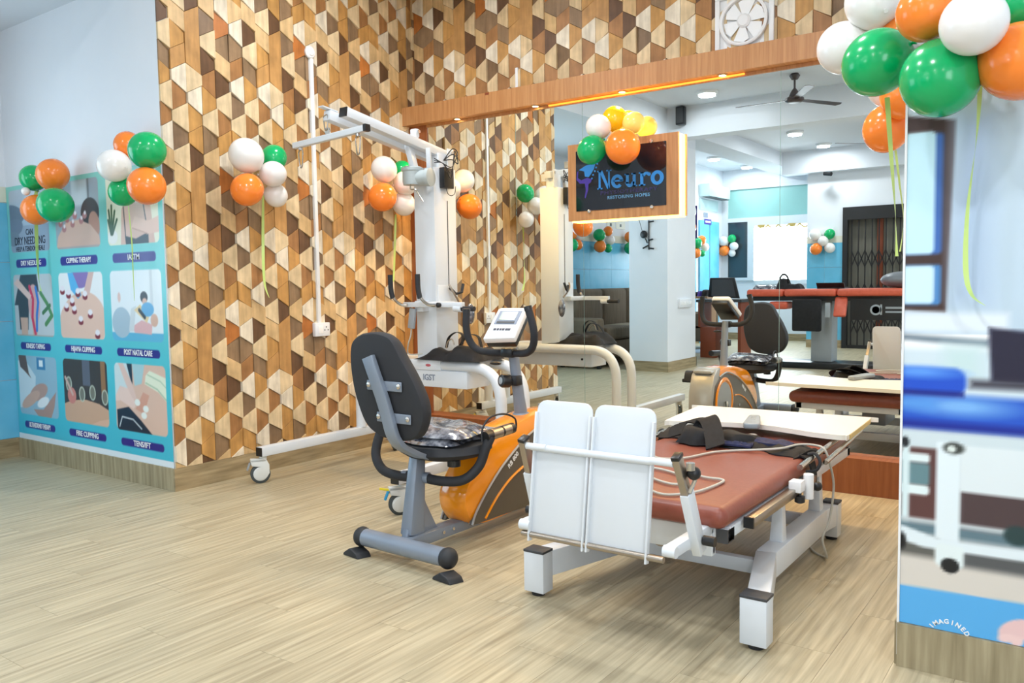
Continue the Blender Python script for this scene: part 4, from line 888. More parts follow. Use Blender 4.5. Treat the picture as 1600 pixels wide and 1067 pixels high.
MB().box(1.722, 1.788, -1.378, -1.33, .722, .765).build('clamp', 'black_plastic', bk, bevel=.01)
MB().ell((1.685, -1.36, .693), (.030, .018, .008), 16, 8).build('lever', 'black_plastic', bk)
kn = MB().lathe([(.022, 0), (.030, .008), (.031, .040), (.026, .048), (.012, .050)], (1.745, -1.335, .615), (-.35, -.92, .1), 24).build('tension_knob', 'black_plastic', bk)
MB().lathe([(.016, .0505), (.012, .0515)], (1.745, -1.335, .615), (-.35, -.92, .1), 20).build('knob_dial', 'grey_plastic', kn)
MB().box(1.735, 1.79, -1.35, -1.30, .595, .640).build('knob_mount', 'black_plastic', bk, bevel=.006)
def con(a, b, t):   # console face frame: a across, b up the tilted face, t out of it
    o = Vector((1.748, -1.352, .852)); ex = Vector((.985, .17, 0)).normalized(); eb = Vector((.06, .78, .62)); eb = (eb - ex * eb.dot(ex)).normalized(); en = ex.cross(eb)
    return tuple(o + ex * a * 1.08 + eb * b * 1.36 + en * t)
cs = MB().prism([(-.068, -.075), (.070, -.068), (.064, .068), (.055, .076), (-.058, .076), (-.066, .068)], con, 0, .030).build('console', 'white_plastic', bk, bevel=.006)
MB().prism([(-.066, -.070), (.066, -.066), (.058, .068), (-.058, .068)], con, -.030, 0).build('console_back', 'black_plastic', bk, bevel=.006)
MB().prism([(-.050, -.006), (.050, -.006), (.050, .058), (-.050, .058)], con, .030, .0325).build('console_bezel', 'ink_grey', cs)
MB().prism([(-.036, .012), (.036, .012), (.036, .052), (-.036, .052)], con, .0325, .034).build('display', 'lcd', cs)
MB().prism([(-.040, -.004), (.040, -.004), (.040, .006), (-.040, .006)], con, .0325, .034).build('button_row', 'dark_cap', cs)
mb = MB()
for k, (a, wdt) in enumerate(((-.034, .012), (-.020, .010), (-.008, .008), (.004, .012), (.018, .010), (.030, .012))): mb.prism([(a - wdt / 2, -.036), (a + wdt / 2, -.036), (a + wdt / 2, -.026), (a - wdt / 2, -.026)], con, .030, .0312)
mb.build('lettering', 'ink', cs)
# wrapped cushions on the seat
tag(blob(1.58, 1.90, -1.965, -1.69, .437, lambda a, b: .024, seed=5, amp=.007).build('wrapped_cushion', 'plastic_wrap'), 'lower dark cushion in clear plastic lying directly on the bike seat', 'cushion', 'plastic wrapped cushions on the bike seat')
tag(blob(1.61, 1.93, -1.945, -1.66, .464, lambda a, b: .038 - .012 * a, seed=9, amp=.009).build('wrapped_cushion', 'plastic_wrap'), 'upper grey cushion in clear plastic on top of the other on the bike seat', 'cushion', 'plastic wrapped cushions on the bike seat')

# ------------------------------------------------------------------ tilt table
tb = thing('tilt_table', (2.73, -1.4, 0), 'white steel tilt table with red-brown padded top and raised footplates', 'treatment table')
MB().box(2.405, 3.035, -2.10, -.62, .335, .402).build('mattress', 'tan_leather', tb, bevel=.030, seg=5)
for s in (-1, 1):
    X = lambda x: 2.735 + s * (x - 2.735)
    path = [(X(3.108), -2.03, .105), (X(3.0), -1.64, .105), (X(3.0), -1.02, .105), (X(3.018), -.88, .105)]
    mb = MB()
    for a, b in zip(path[:-1], path[1:]): mb.beam(a, b, .066, .088)
    mb.build('base_rail', 'white_metal', tb, bevel=.004)
    for (fx, fy, wx) in ((3.108, -2.045, .078), (3.018, -.895, .062)):
        lg = MB().box(X(fx) - wx / 2, X(fx) + wx / 2, fy - .030, fy + .030, .014, .150).build('leg', 'white_metal', tb, bevel=.003)
        MB().box(X(fx) - wx / 2 - .001, X(fx) + wx / 2 + .001, fy - .031, fy + .031, .148, .157).build('leg_cap', 'dark_cap', lg, bevel=.002)
        MB().lathe([(.022, 0), (.024, .010), (.016, .016)], (X(fx), fy, .0)).build('foot_pad', 'black_rubber', lg)
    for y in (-1.50, -1.04):
        MB().beam((X(2.995), y, .145), (X(2.99), y + .03, .345), .046, .05, .024, .030, up=(0, 1, 0)).build('support_column', 'white_metal', tb, bevel=.003)
    MB().beam((X(2.968), -2.315, .328), (X(2.968), -1.95, .328), .034, .034).build('support_arm', 'white_metal', tb, bevel=.006)
    MB().lathe([(.016, -.018), (.016, .018)], (X(2.968), -2.315, .328), (1, 0, 0), 16).build('arm_end', 'white_metal', tb)
    q = MB().beam((X(2.998), -2.190, .298), (X(2.990), -2.258, .478), .026, .042, up=(0, 1, 0)).build('adjustment_sleeve', 'white_metal', tb, bevel=.002)
    MB().beam((X(2.992), -2.240, .43), (X(2.982), -2.302, .580), .020, .030, up=(0, 1, 0)).build('adjustment_post', 'steel', tb, bevel=.001)
    MB().beam((X(2.982), -2.300, .578), (X(2.981), -2.304, .588), .023, .033, up=(0, 1, 0)).build('post_cap', 'black_plastic', tb, bevel=.001)
    if s > 0:
        k_ = MB().ell((3.012, -2.262, .535), (.019, .019, .019), 16, 10).build('clamp_knob', 'black_plastic', tb)
        MB().tube([(3.006, -2.262, .53), (X(3.012), -2.255, .515), (X(3.0), -2.262, .48)], .006, 8).lathe([(.012, 0), (.012, .02)], (X(3.012), -2.285, .547), (0, 0, 1), 10).build('clamp_lever', 'chrome', k_)
    MB().cyl((X(3.012), -2.195, .335), (X(3.045), -2.195, .335), .014, n=14).build('lock_knob', 'black_plastic', tb)
    MB().cyl((X(2.905), -2.296, .5625), (X(2.972), -2.300, .563), .0105, n=12).build('bar_end', 'white_metal', tb)
# footplates: leaning panels with folded rims
def fp(a, b, t, x0):
    return (x0 + a, -2.312 + .055 * (b / .40) - t, .298 + b)
for x0, x1 in ((2.514, 2.704), (2.711, 2.903)):
    wd = x1 - x0; r = .030; q = [(0, 0), (wd, 0), (wd, .40 - r)] + [(wd - r + r * math.sin(a_), .40 - r + r * (1 - 1) + r * math.cos(a_)) for a_ in (PI / 2 * .75, PI / 4, PI / 8, 0)][0:4]
    q = [(0, 0), (wd, 0), (wd, .40 - r)] + [(wd - r + r * math.cos(t_), .40 - r + r * math.sin(t_)) for t_ in (PI / 8, PI / 4, 3 * PI / 8, PI / 2)] + [(r - r * math.sin(t_), .40 - r + r * math.cos(t_)) for t_ in (0, PI / 8, PI / 4, 3 * PI / 8)] + [(0, .40 - r)]
    pl = MB().prism(q, lambda a, b, t: fp(a, b, t, x0), -.003, .003).build('footplate', 'white_metal', tb, bevel=.001)
    for a in (.003, wd - .003): MB().beam(fp(a, -.015, .006, x0), fp(a, .365, .006, x0), .0065, .020, up=(0, 1, 0)).build('rim', 'white_metal', pl, bevel=.002)
    MB().cyl(fp(-.004, .262, .016, x0), fp(wd + .004, .262, .016, x0), .0105, n=14).build('cross_bar', 'white_metal', pl)
MB().cyl((2.49, -2.318, .302), (2.95, -2.318, .302), .009, n=14).build('hinge_rod', 'steel', tb)
MB().box(2.44, 3.03, -2.06, -2.01, .292, .332).box(2.44, 3.03, -.70, -.66, .300, .335).box(2.435, 2.475, -2.06, -.66, .300, .335).box(2.992, 3.03, -2.04, -.66, .300, .335).build('top_frame', 'white_metal', tb, bevel=.003)
for x in (2.955, 2.485): MB().box(x, x + .030, -2.07, -2.04, .248, .330).build('drop_post', 'white_metal', tb, bevel=.003)
for y in (-1.68, -1.06): MB().box(2.47, 3.0, y, y + .034, .078, .125).build('cross_tube', 'white_metal', tb, bevel=.003)
MB().box(2.50, 2.985, -2.062, -2.046, .252, .330).build('front_plate', 'white_metal', tb, bevel=.003)
MB().cyl((2.78, -1.98, .245), (2.74, -1.35, .185), .026, n=18).build('actuator', 'steel', tb)
MB().box(2.68, 2.82, -1.50, -1.22, .14, .24).build('actuator_motor', 'grey_plastic', tb, bevel=.01)
sr = MB().box(3.040, 3.068, -1.955, -1.30, .318, .346).build('side_rail', 'steel', tb, bevel=.001)
MB().box(3.039, 3.069, -1.962, -1.953, .316, .348).build('rail_cap', 'black_plastic', sr)
MB().box(2.995, 3.030, -2.064, -2.010, .291, .331).build('frame_cap', 'dark_cap', tb)
cp = MB().box(3.045, 3.085, -1.55, -1.50, .335, .372).lathe([(.015, .30), (.017, .302), (.017, .385), (.015, .387)], (3.088, -1.47, 0)).build('accessory_clamp', 'white_plastic', tb, bevel=.002)
MB().lathe([(.006, .02), (.006, 0), (.017, -.002), (.017, -.022), (.010, -.026)], (3.075, -1.525, .322), n=16).build('knob', 'black_plastic', cp)
MB().ell((3.098, -1.40, .330), (.017, .017, .017), 14, 8).build('knob', 'black_plastic', cp)
# over-bed tray on chrome tubes
tr = [(2.325, -.60), (2.345, -.582), (3.06, -.553), (3.082, -.565), (3.095, -.60), (3.110, -1.01), (3.100, -1.035), (3.075, -1.045), (2.98, -1.035), (2.90, -1.005), (2.80, -.975), (2.70, -.968), (2.60, -.985), (2.50, -1.025), (2.42, -1.06), (2.385, -1.06), (2.365, -1.04)]
tt_ = catmull([(a, b, 0) for a, b in tr] + [(*tr[0], 0)], 3)[:-1]
ty = MB().prism([(p.x, p.y) for p in tt_], lambda a, b, t: (a, b, t), .432, .4495).build('tray', 'cream_laminate', tb)
MB().beam((3.0965, -.60, .441), (3.1115, -1.01, .441), .003, .017).build('tray_edge_band', 'edge_band', tb)
MB().prism([(p.x, p.y) for p in tt_], lambda a, b, t: (a, b, t), .4495, .4515).build('tray_top', 'cream_laminate', tb)
MB().cyl((3.058, -1.470, .405), (3.050, -.72, .424), .0105, n=16).cyl((3.098, -1.30, .395), (3.09, -.74, .424), .009, n=16).build('tray_tube', 'chrome', tb)
MB().cyl((2.395, -1.40, .405), (2.39, -.72, .424), .0105, n=16).build('tray_tube', 'chrome', tb)
MB().tube(catmull([(3.04, -1.33, .36), (3.075, -1.33, .37), (3.085, -1.32, .40), (3.065, -1.31, .425), (3.04, -1.31, .42)], 4), .006, 8).build('tube_clamp', 'black_rubber', tb)

# harness, remote and cord on the table
hn = thing('safety_harness', (2.72, -1.15, .403), 'black and navy strap harness lying across the red-brown table top', 'harness')
def cloth_strip(c, wd, z0, th, seed, name, m, parent):
    P = catmull(c, 6); rnd = random.Random(seed); vs = []; fs = []; k = 7
    for i, p_ in enumerate(P):
        d = P[min(i + 1, len(P) - 1)] - P[max(i - 1, 0)]; d.z = 0; nrm = Vector((-d.y, d.x, 0)).normalized()
        for j in range(k):
            s_ = (j / (k - 1) - .5) * wd * (1 + .15 * math.sin(i * .7 + seed)); z = p_.z + th * (1 - (2 * j / (k - 1) - 1) ** 2) ** .5 + .006 * math.sin(i * 1.1 + j * 1.7 + seed) * (0 < j < k - 1)
            vs.append((p_.x + nrm.x * s_, p_.y + nrm.y * s_, z))
    for i in range(len(P) - 1):
        for j in range(k - 1): fs.append((i * k + j, i * k + j + 1, (i + 1) * k + j + 1, (i + 1) * k + j))
    o = len(vs); vs += [(x, y, min(z, z0 + .001) if False else max(z - th - .004, z0)) for x, y, z in vs]
    fs += [tuple(i + o for i in reversed(f)) for f in fs[:]]
    bd = list(range(k)) + [i * k + k - 1 for i in range(1, len(P))] + [(len(P) - 1) * k + j for j in range(k - 2, -1, -1)] + [i * k for i in range(len(P) - 2, 0, -1)]
    for a in range(len(bd)): b = bd[(a + 1) % len(bd)]; fs.append((b, bd[a], bd[a] + o, b + o))
    return MB().add(vs, fs).build(name, m, parent)
cloth_strip([(2.40, -1.12, .406), (2.50, -1.12, .407), (2.62, -1.17, .407), (2.75, -1.19, .407), (2.88, -1.19, .407), (2.99, -1.24, .407), (3.035, -1.26, .402)], .165, .403, .020, 1, 'belt', 'black_cloth', hn)
cloth_strip([(2.44, -1.13, .428), (2.50, -1.14, .429), (2.57, -1.19, .429)], .060, .420, .006, 2, 'pad', 'navy_cloth', hn)
cloth_strip([(2.80, -1.19, .428), (2.88, -1.19, .429), (2.97, -1.22, .428)], .075, .420, .006, 4, 'pad', 'navy_cloth', hn)
cloth_strip([(2.66, -1.25, .420), (2.76, -1.26, .421), (2.82, -1.26, .420)], .040, .414, .005, 6, 'pad', 'navy_cloth', hn)
def ribbon(c, wd, up, name, m, parent, th=.003): MB().rtube(catmull(c, 7), th, wd, up).build(name, m, parent)
blob(2.51, 2.66, -1.30, -1.14, .408, lambda a, b: .052, 14, 12, seed=41, amp=.010).build('folded_strap', 'black_cloth', hn)
ribbon([(2.51, -1.26, .430), (2.50, -1.22, .462), (2.54, -1.18, .482), (2.60, -1.18, .478), (2.65, -1.24, .45)], .070, (.75, .6, .25), 'strap', 'black_cloth', hn, .006)
ribbon([(2.58, -1.20, .455), (2.60, -1.19, .497), (2.635, -1.22, .490), (2.68, -1.29, .445), (2.70, -1.33, .415)], .075, (.8, .5, .3), 'strap', 'black_cloth', hn, .006)
blob(2.63, 2.82, -1.24, -1.12, .418, lambda a, b: .026, 14, 10, seed=43, amp=.008).build('folded_strap', 'black_cloth', hn)
ribbon([(3.00, -1.28, .415), (3.042, -1.29, .398), (3.058, -1.30, .35), (3.060, -1.31, .29)], .060, (0, 1, 0), 'side_strap', 'black_cloth', hn, .006)
ribbon([(2.42, -1.14, .413), (2.395, -1.15, .395), (2.388, -1.16, .34)], .060, (0, 1, 0), 'side_strap', 'black_cloth', hn, .006)
MB().ell((2.765, -1.10, .432), (.018, .006, .006), 12, 8).build('buckle', 'steel', hn)
rc = thing('remote_handset', (2.72, -1.0, .452), 'grey handset lying on the cream tray of the tilt table', 'remote control')
def rcf(a, b, t):
    o = Vector((2.725, -.985, .4525)); d = Vector((.12, -.42, 0)).normalized(); s_ = Vector((-d.y, d.x, 0)); return tuple(o + d * a + s_ * b + Vector((0, 0, t)))
MB().prism([(-.115, -.020), (-.09, -.025), (.09, -.034), (.115, -.028), (.12, 0), (.115, .028), (.09, .034), (-.09, .025), (-.115, .020)], rcf, 0, .024).build('body', 'grey_plastic', rc, bevel=.007, seg=3)
for k in range(3): MB().prism([(-.08 + .035 * k, -.010), (-.055 + .035 * k, -.010), (-.055 + .035 * k, .010), (-.08 + .035 * k, .010)], rcf, .024, .0255).build('button', 'silver_plastic', rc)
cd = [(2.86, -1.30, .416), (2.78, -1.325, .409), (2.72, -1.40, .409), (2.67, -1.55, .409), (2.60, -1.60, .409), (2.54, -1.56, .409), (2.50, -1.60, .409), (2.50, -1.70, .409), (2.58, -1.74, .409), (2.68, -1.76, .409), (2.745, -1.79, .409), (2.80, -1.84, .410), (2.83, -1.90, .409), (2.80, -1.93, .409), (2.74, -1.91, .409), (2.66, -1.86, .409), (2.62, -1.90, .409), (2.68, -1.97, .409), (2.74, -1.99, .409)]
cd2 = [(2.86, -1.30, .416), (2.94, -1.29, .428), (2.98, -1.22, .434), (3.03, -1.20, .434), (3.078, -1.24, .430), (3.094, -1.22, .37), (3.097, -1.18, .28), (3.088, -1.20, .16), (3.075, -1.24, .10), (3.085, -1.22, .03), (3.06, -1.16, .006), (3.0, -1.10, .006), (2.90, -.90, .006)]
cd3 = [(2.74, -1.99, .409), (2.78, -2.04, .409), (2.84, -2.055, .408), (2.90, -1.98, .409), (2.92, -1.83, .409), (2.905, -1.795, .410), (2.85, -1.79, .409), (2.78, -1.76, .409)]
co = MB().tube(catmull(list(reversed(cd2)) + cd[1:], 7), .0042, 8).tube(catmull(cd3, 7), .0042, 8).build('cord', 'cable_grey')
tag(co, 'pale grey cord looped over the red-brown table top and hanging to the floor', 'cord')

# ------------------------------------------------------------------ balloons
BL = [
('P1', 'green', -1.158, -1.979, 1.698, 0.074), ('P1', 'orange', -0.848, -2.019, 1.686, 0.085), ('P1', 'green', -0.712, -2.079, 1.506, 0.093), ('P1', 'orange', -1.115, -1.989, 1.513, 0.085),
('P2', 'orange', -0.172, -1.979, 1.771, 0.068), ('P2', 'green', 0.155, -2.059, 1.708, 0.087), ('P2', 'white', -0.17, -2.029, 1.672, 0.08), ('P2', 'orange', 0.169, -2.079, 1.537, 0.088), ('P2', 'green', -0.204, -1.989, 1.551, 0.072),
('A1', 'white', 0.16, -1.499, 1.748, 0.09), ('A1', 'green', 0.12, -1.285, 1.761, 0.071), ('A1', 'white', 0.17, -1.339, 1.669, 0.07), ('A1', 'orange', 0.18, -1.517, 1.566, 0.085), ('A1', 'white', 0.12, -1.282, 1.559, 0.064),
('A2', 'white', 0.15, -0.452, 1.784, 0.081), ('A2', 'green', 0.09, -0.222, 1.807, 0.063), ('A2', 'white', 0.17, -0.274, 1.712, 0.079), ('A2', 'orange', 0.17, -0.493, 1.605, 0.089), ('A2', 'white', 0.12, -0.243, 1.585, 0.076),
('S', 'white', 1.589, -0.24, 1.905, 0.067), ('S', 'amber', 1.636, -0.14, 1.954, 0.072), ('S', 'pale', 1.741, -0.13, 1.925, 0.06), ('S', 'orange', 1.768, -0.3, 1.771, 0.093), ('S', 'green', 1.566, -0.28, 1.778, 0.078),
('R', 'white', 3.334, -1.75, 1.82, 0.076), ('R', 'white', 3.25, -1.72, 1.724, 0.075), ('R', 'green', 3.389, -1.95, 1.609, 0.085), ('R', 'orange', 3.395, -1.72, 1.734, 0.054),
('R', 'orange', 3.523, -2.08, 1.677, 0.067), ('R', 'white', 3.639, -2.2, 1.602, 0.069), ('R', 'green', 3.564, -2.1, 1.515, 0.089), ('R', 'green', 3.709, -2.05, 1.665, 0.056), ('R', 'orange', 3.716, -2.1, 1.526, 0.085),
('E', 'orange', 3.24, -1.087, 1.581, .08), ('E', 'white', 3.245, -1.05, 1.744, .085), ('E', 'orange', 3.31, -1.17, 1.665, .078),
('m1', 'orange', -1.6, -4.794, 1.662, 0.081), ('m1', 'green', -1.6, -4.905, 1.756, 0.065), ('m1', 'white', -1.6, -4.982, 1.653, 0.074), ('m1', 'green', -1.6, -4.791, 1.542, 0.081), ('m1', 'orange', -1.6, -4.948, 1.538, 0.065),
('m2', 'green', -1.6, -5.503, 1.682, 0.081), ('m2', 'orange', -1.6, -5.741, 1.743, 0.065), ('m2', 'white', -1.6, -5.793, 1.624, 0.07), ('m2', 'orange', -1.6, -5.518, 1.53, 0.081), ('m2', 'green', -1.6, -5.737, 1.51, 0.056),
('m3', 'orange', -1.6, -6.392, 1.681, 0.082), ('m3', 'green', -1.6, -6.591, 1.734, 0.06), ('m3', 'white', -1.6, -6.651, 1.645, 0.069), ('m3', 'green', -1.6, -6.381, 1.536, 0.086), ('m3', 'orange', -1.6, -6.649, 1.525, 0.06),
('m4', 'green', -1.6, -8.729, 1.673, 0.095), ('m4', 'orange', -1.6, -8.942, 1.732, 0.075), ('m4', 'white', -1.6, -9.079, 1.619, 0.075), ('m4', 'orange', -1.6, -8.716, 1.515, 0.084), ('m4', 'green', -1.6, -8.97, 1.51, 0.054),
('m5', 'white', -1.628, -10.106, 1.751, 0.09), ('m5', 'green', -1.521, -10.106, 1.769, 0.074), ('m5', 'white', -1.474, -10.106, 1.665, 0.074), ('m5', 'orange', -1.619, -10.106, 1.581, 0.091), ('m5', 'white', -1.521, -10.106, 1.554, 0.063),
('m6', 'white', 0.313, -8.82, 1.702, 0.087), ('m6', 'green', 0.473, -8.84, 1.709, 0.077), ('m6', 'white', 0.38, -8.80, 1.632, 0.078), ('m6', 'orange', 0.324, -8.82, 1.538, 0.088), ('m6', 'white', 0.484, -8.84, 1.532, 0.077),
('m7', 'white', -0.893, -6.78, 2.025, 0.11), ('m7', 'orange', -0.865, -6.78, 1.802, 0.085)]
WHERE = dict(E='in the small cluster hanging behind the pillar edge before the mirror', P1='in the left cluster over the therapy poster', P2='in the cluster at the right corner of the therapy poster', A1='in the cluster on the tiled wall beside the corner',
             A2='in the cluster on the tiled wall behind the traction frame', S='in the cluster on the lit sign', R='in the large cluster at the top of the right wall print',
             m1='in the wall cluster above the near end of the sofa', m2='in the wall cluster above the middle of the sofa', m3='in the wall cluster above the far end of the sofa',
             m4='in the cluster beside the blue door', m5='in the cluster at the edge of the dark window', m6='in the cluster between window and gate', m7='beside the purple banner')
BL = [list(b_) for b_ in BL]
for it in range(40):       # let touching balloons press against each other without sinking in
    for i in range(len(BL)):
        for j in range(i):
            p_, q_ = Vector(BL[i][2:5]), Vector(BL[j][2:5]); need = .93 * (BL[i][5] + BL[j][5]); d_ = p_ - q_
            if d_.length < need:
                dep = 0 if BL[i][0] in ('A1', 'A2', 'm1', 'm2', 'm3', 'm4') else 1
                if abs(d_[dep]) < .02: d_[dep] = .02 if BL[i][5] >= BL[j][5] else -.02
                d_[dep] *= 2.5; d_ = d_.normalized() * (need - (p_ - q_).length) * .3
                for k in range(3): BL[i][2 + k] += d_[k]; BL[j][2 + k] -= d_[k]
for b_ in BL:
    if b_[0] in ('m5',): b_[3] = max(b_[3], YD + .052 + b_[5])
    if b_[0] == 'm6': b_[3] = max(b_[3], YF + .012 + b_[5])
    if b_[0] in ('m1', 'm2', 'm3', 'm4'): b_[2] = max(b_[2], XL + .012 + b_[5])
    if b_[0] in ('A1', 'A2'): b_[2] = max(b_[2], .018 + b_[5] * .95)
grp = {}
for b_ in BL: grp.setdefault(b_[0], []).append(b_)
cache = {}
def place_word(b, same):
    zs = sorted(same, key=lambda q: -q[4]); k = zs.index(b); n_ = len(zs)
    if n_ == 1: return ''
    if n_ == 2: return ('upper ', 'lower ')[k]
    return ('topmost ', 'middle ', 'lowest ')[min(2, k if n_ == 3 else (0 if k == 0 else 2 if k == n_ - 1 else 1))]
for cl, bs in grp.items():
    cx = sum(b[2] for b in bs) / len(bs); cy = sum(b[3] for b in bs) / len(bs); cz = sum(b[4] for b in bs) / len(bs)
    for b in bs:
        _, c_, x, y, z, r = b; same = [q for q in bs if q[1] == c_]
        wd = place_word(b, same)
        lab_ = (wd + c_.replace('amber', 'glow-painted orange').replace('pale', 'glow-painted white') + ' balloon ' + WHERE[cl])
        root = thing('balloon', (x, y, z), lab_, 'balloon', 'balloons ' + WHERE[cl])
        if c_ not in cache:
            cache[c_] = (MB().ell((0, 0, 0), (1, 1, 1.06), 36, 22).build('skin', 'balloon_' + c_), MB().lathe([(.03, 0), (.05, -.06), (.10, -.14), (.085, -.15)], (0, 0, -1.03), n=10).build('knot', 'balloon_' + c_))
            sk, kt = cache[c_]
        else:
            sk, kt = cache[c_][0].copy(), cache[c_][1].copy(); C.objects.link(sk); C.objects.link(kt)
        d = Vector((x - cx, y - cy, z - cz)); d = d.normalized() if d.length > 1e-4 else Vector((0, 0, 1))
        q_ = d.to_track_quat('Z', 'Y')
        for o_ in (sk, kt): o_.parent = root; o_.scale = (r, r, r); o_.rotation_mode = 'QUATERNION'; o_.rotation_quaternion = q_
def ribbon_t(pts, label, wd=.008):
    P = catmull(pts, 8); n_ = len(P); vs = []; fs = []
    for i, p_ in enumerate(P):
        a = i * .10; dx = math.cos(a) * wd / 2; dy = math.sin(a) * wd / 2
        vs += [(p_.x - dx, p_.y - dy, p_.z), (p_.x + dx, p_.y + dy, p_.z), (p_.x + dx - dy * .1, p_.y + dy + .0008, p_.z), (p_.x - dx, p_.y - dy + .0008, p_.z)]
    for i in range(n_ - 1):
        for k in range(4): fs.append((i * 4 + k, i * 4 + (k + 1) % 4, i * 4 + 4 + (k + 1) % 4, i * 4 + 4 + k))
    tag(MB().add(vs, fs).build('ribbon', 'ribbon'), label, 'ribbon')
ribbon_t([(-1.14, -1.96, 1.62), (-1.204, -1.949, 1.605), (-1.223, -1.949, 1.365), (-1.225, -1.949, 1.14), (-1.205, -1.949, 1.046)], 'pale green ribbon hanging from the left balloon cluster over the therapy poster', .02)
ribbon_t([(-0.225, -1.949, 1.49), (-0.207, -1.949, 1.286), (-0.208, -1.949, 1.203), (-0.208, -1.949, 0.988)], 'thin pale ribbon below the balloons at the right corner of the therapy poster', .006)
ribbon_t([(0.06, -1.322, 1.56), (0.06, -1.334, 1.294), (0.06, -1.334, 1.08), (0.06, -1.305, 0.99)], 'pale green ribbon hanging from the balloon cluster on the tiled wall', .016)
ribbon_t([(0.06, -0.261, 1.517), (0.06, -0.274, 1.327), (0.06, -0.296, 1.074)], 'pale green ribbon hanging from the balloons behind the traction frame', .014)
ribbon_t([(3.394, -1.85, 1.536), (3.406, -1.85, 1.384), (3.419, -1.85, 1.227), (3.425, -1.85, 1.105)], 'pale green ribbon hanging in front of the mirror from the big green balloon', .013)
ribbon_t([(3.27, -1.08, 1.50), (3.285, -1.08, 1.38), (3.30, -1.08, 1.25), (3.29, -1.08, 1.14)], 'thin pale ribbon under the orange balloon behind the pillar edge', .008)
ribbon_t([(3.63, -1.99, 1.573), (3.63, -1.99, 1.467), (3.624, -1.99, 1.36), (3.61, -1.99, 1.206), (3.609, -1.99, 1.065), (3.623, -1.99, 1.002), (3.654, -1.99, 0.974)], 'long pale green ribbon curling down over the right wall print', .012)
tag(MB().ell((-1.147, -2.03, 1.617), .024, 16, 10).build('balloon', 'balloon_white'), 'tiny white balloon tied in the left cluster over the therapy poster', 'balloon', 'balloons in the left cluster over the therapy poster')

# ------------------------------------------------------------------ the room behind the camera, seen in the mirror
NAMES = ['nearest of the row on the right in the mirror', 'middle of the right row in the mirror', 'farthest of the row on the right in the mirror', 'nearer of the two left of the long beam', 'farther of the two left of the long beam']
OUTN = ['above the traction unit', 'above the tilt table', 'above the camera side of the room', 'above the floor left of the tilt table', 'in the right corner of the front bay', 'behind the coral couch', 'over the right end of the second bay', 'before the front wall']
for k, (x, y) in enumerate(SEEN + REST):
    lab_ = ('round glowing ceiling light, ' + NAMES[k]) if k < 5 else 'round ceiling light outside the picture, ' + OUTN[k - 5]
    t = thing('ceiling_light', (x, y, CEIL), lab_, 'ceiling light', 'ceiling lights in the mirror' if k < 5 else 'ceiling lights outside the picture')
    if k == 0:
        lh = MB().lathe([(.110, 0), (.112, -.018), (.100, -.030), (.092, -.030)], (x, y, CEIL), n=32).build('housing', 'white_plastic', t)
        lg_ = MB().lathe([(.095, -.022), (.090, -.030), (.0, -.034)], (x, y, CEIL), n=32).build('diffuser', 'lamp_glow', t)
    else:
        for s_ in (lh, lg_): c_ = s_.copy(); C.objects.link(c_); c_.parent = t
def ceiling_fan(x, y, label, a0):
    t = thing('ceiling_fan', (x, y, CEIL), label, 'fan', 'ceiling fans in the mirror')
    MB().lathe([(.035, 0), (.05, -.02), (.03, -.055), (.012, -.06)], (x, y, CEIL)).build('canopy', 'fan_brown', t)
    MB().cyl((x, y, CEIL - .05), (x, y, CEIL - .17), .010, n=12).build('rod', 'fan_brown', t)
    MB().lathe([(.014, 0), (.035, -.03), (.055, -.075), (.085, -.09), (.088, -.115), (.065, -.128), (.03, -.132)], (x, y, CEIL - .14)).build('motor', 'fan_brown', t)
    for k in range(3):
        a = a0 + k * 2 * PI / 3; c_, s_ = math.cos(a), math.sin(a)
        MB().prism([(.06, -.012), (.14, -.030), (.56, -.042), (.58, 0), (.56, .042), (.14, .034), (.06, .012)], lambda p, q, t_: (x + p * c_ - q * s_, y + p * s_ + q * c_, CEIL - .245 + t_ + q * .12), 0, .004).build('blade', 'fan_brown', t)
ceiling_fan(1.44, -3.90, 'dark brown ceiling fan, the nearer one in the mirror', PI)
ceiling_fan(1.50, -7.2, 'dark brown ceiling fan, the farther one behind the orange balloon in the mirror', 2.4)
t = thing('wall_speaker', (-.01, -4.56, 2.88), 'small black loudspeaker on the white beam above the lit sign', 'speaker')
MB().box(-.06, .04, -4.59, -4.51, 2.79, 2.99).build('cabinet', 'black_plastic', t, bevel=.01); MB().box(-.05, .03, -4.512, -4.506, 2.81, 2.975).build('grille', 'dark_cap', t, bevel=.003)
t = thing('security_camera', (.5, -8.69, 2.6), 'small black security camera at the far beam in the mirror', 'camera')
MB().cyl((.45, -8.66, 2.62), (.56, -8.62, 2.60), .032, n=16).build('body', 'black_plastic', t); MB().box(.49, .52, -8.72, -8.66, 2.61, 2.64).build('bracket', 'white_plastic', t)
# sofa
t = thing('sofa', (-1.36, -5.6, 0), 'long dark brown corduroy sofa against the blue tiled wall in the mirror', 'sofa')
MB().box(-1.69, -1.02, -6.75, -4.45, .13, .34).build('base', 'brown_corduroy', t, bevel=.03)
for k in range(3):
    a = -4.64 - k * .66
    MB().box(-1.45, -1.0, a - .645, a, .34, .50).build('seat_cushion', 'sofa_seat' if k else 'brown_corduroy', t, bevel=.035, seg=3)
    MB().box(-1.66, -1.42, a - .645, a, .46, .97).build('back_cushion', 'brown_corduroy', t, bevel=.05, seg=3)
for a in (-4.46, -6.64): MB().box(-1.68, -1.03, a - .16, a, .13, .62).build('armrest', 'brown_corduroy', t, bevel=.04, seg=3)
for x in (-1.08, -1.6):
    for y in (-4.55, -6.65): MB().beam((x, y, 0), (x, y, .14), .04, .04, .055, .055).build('leg', 'black_plastic', t)
t = thing('armchair', (-1.35, -8.1, 0), 'dark brown armchair by the far blue wall in the mirror', 'armchair')
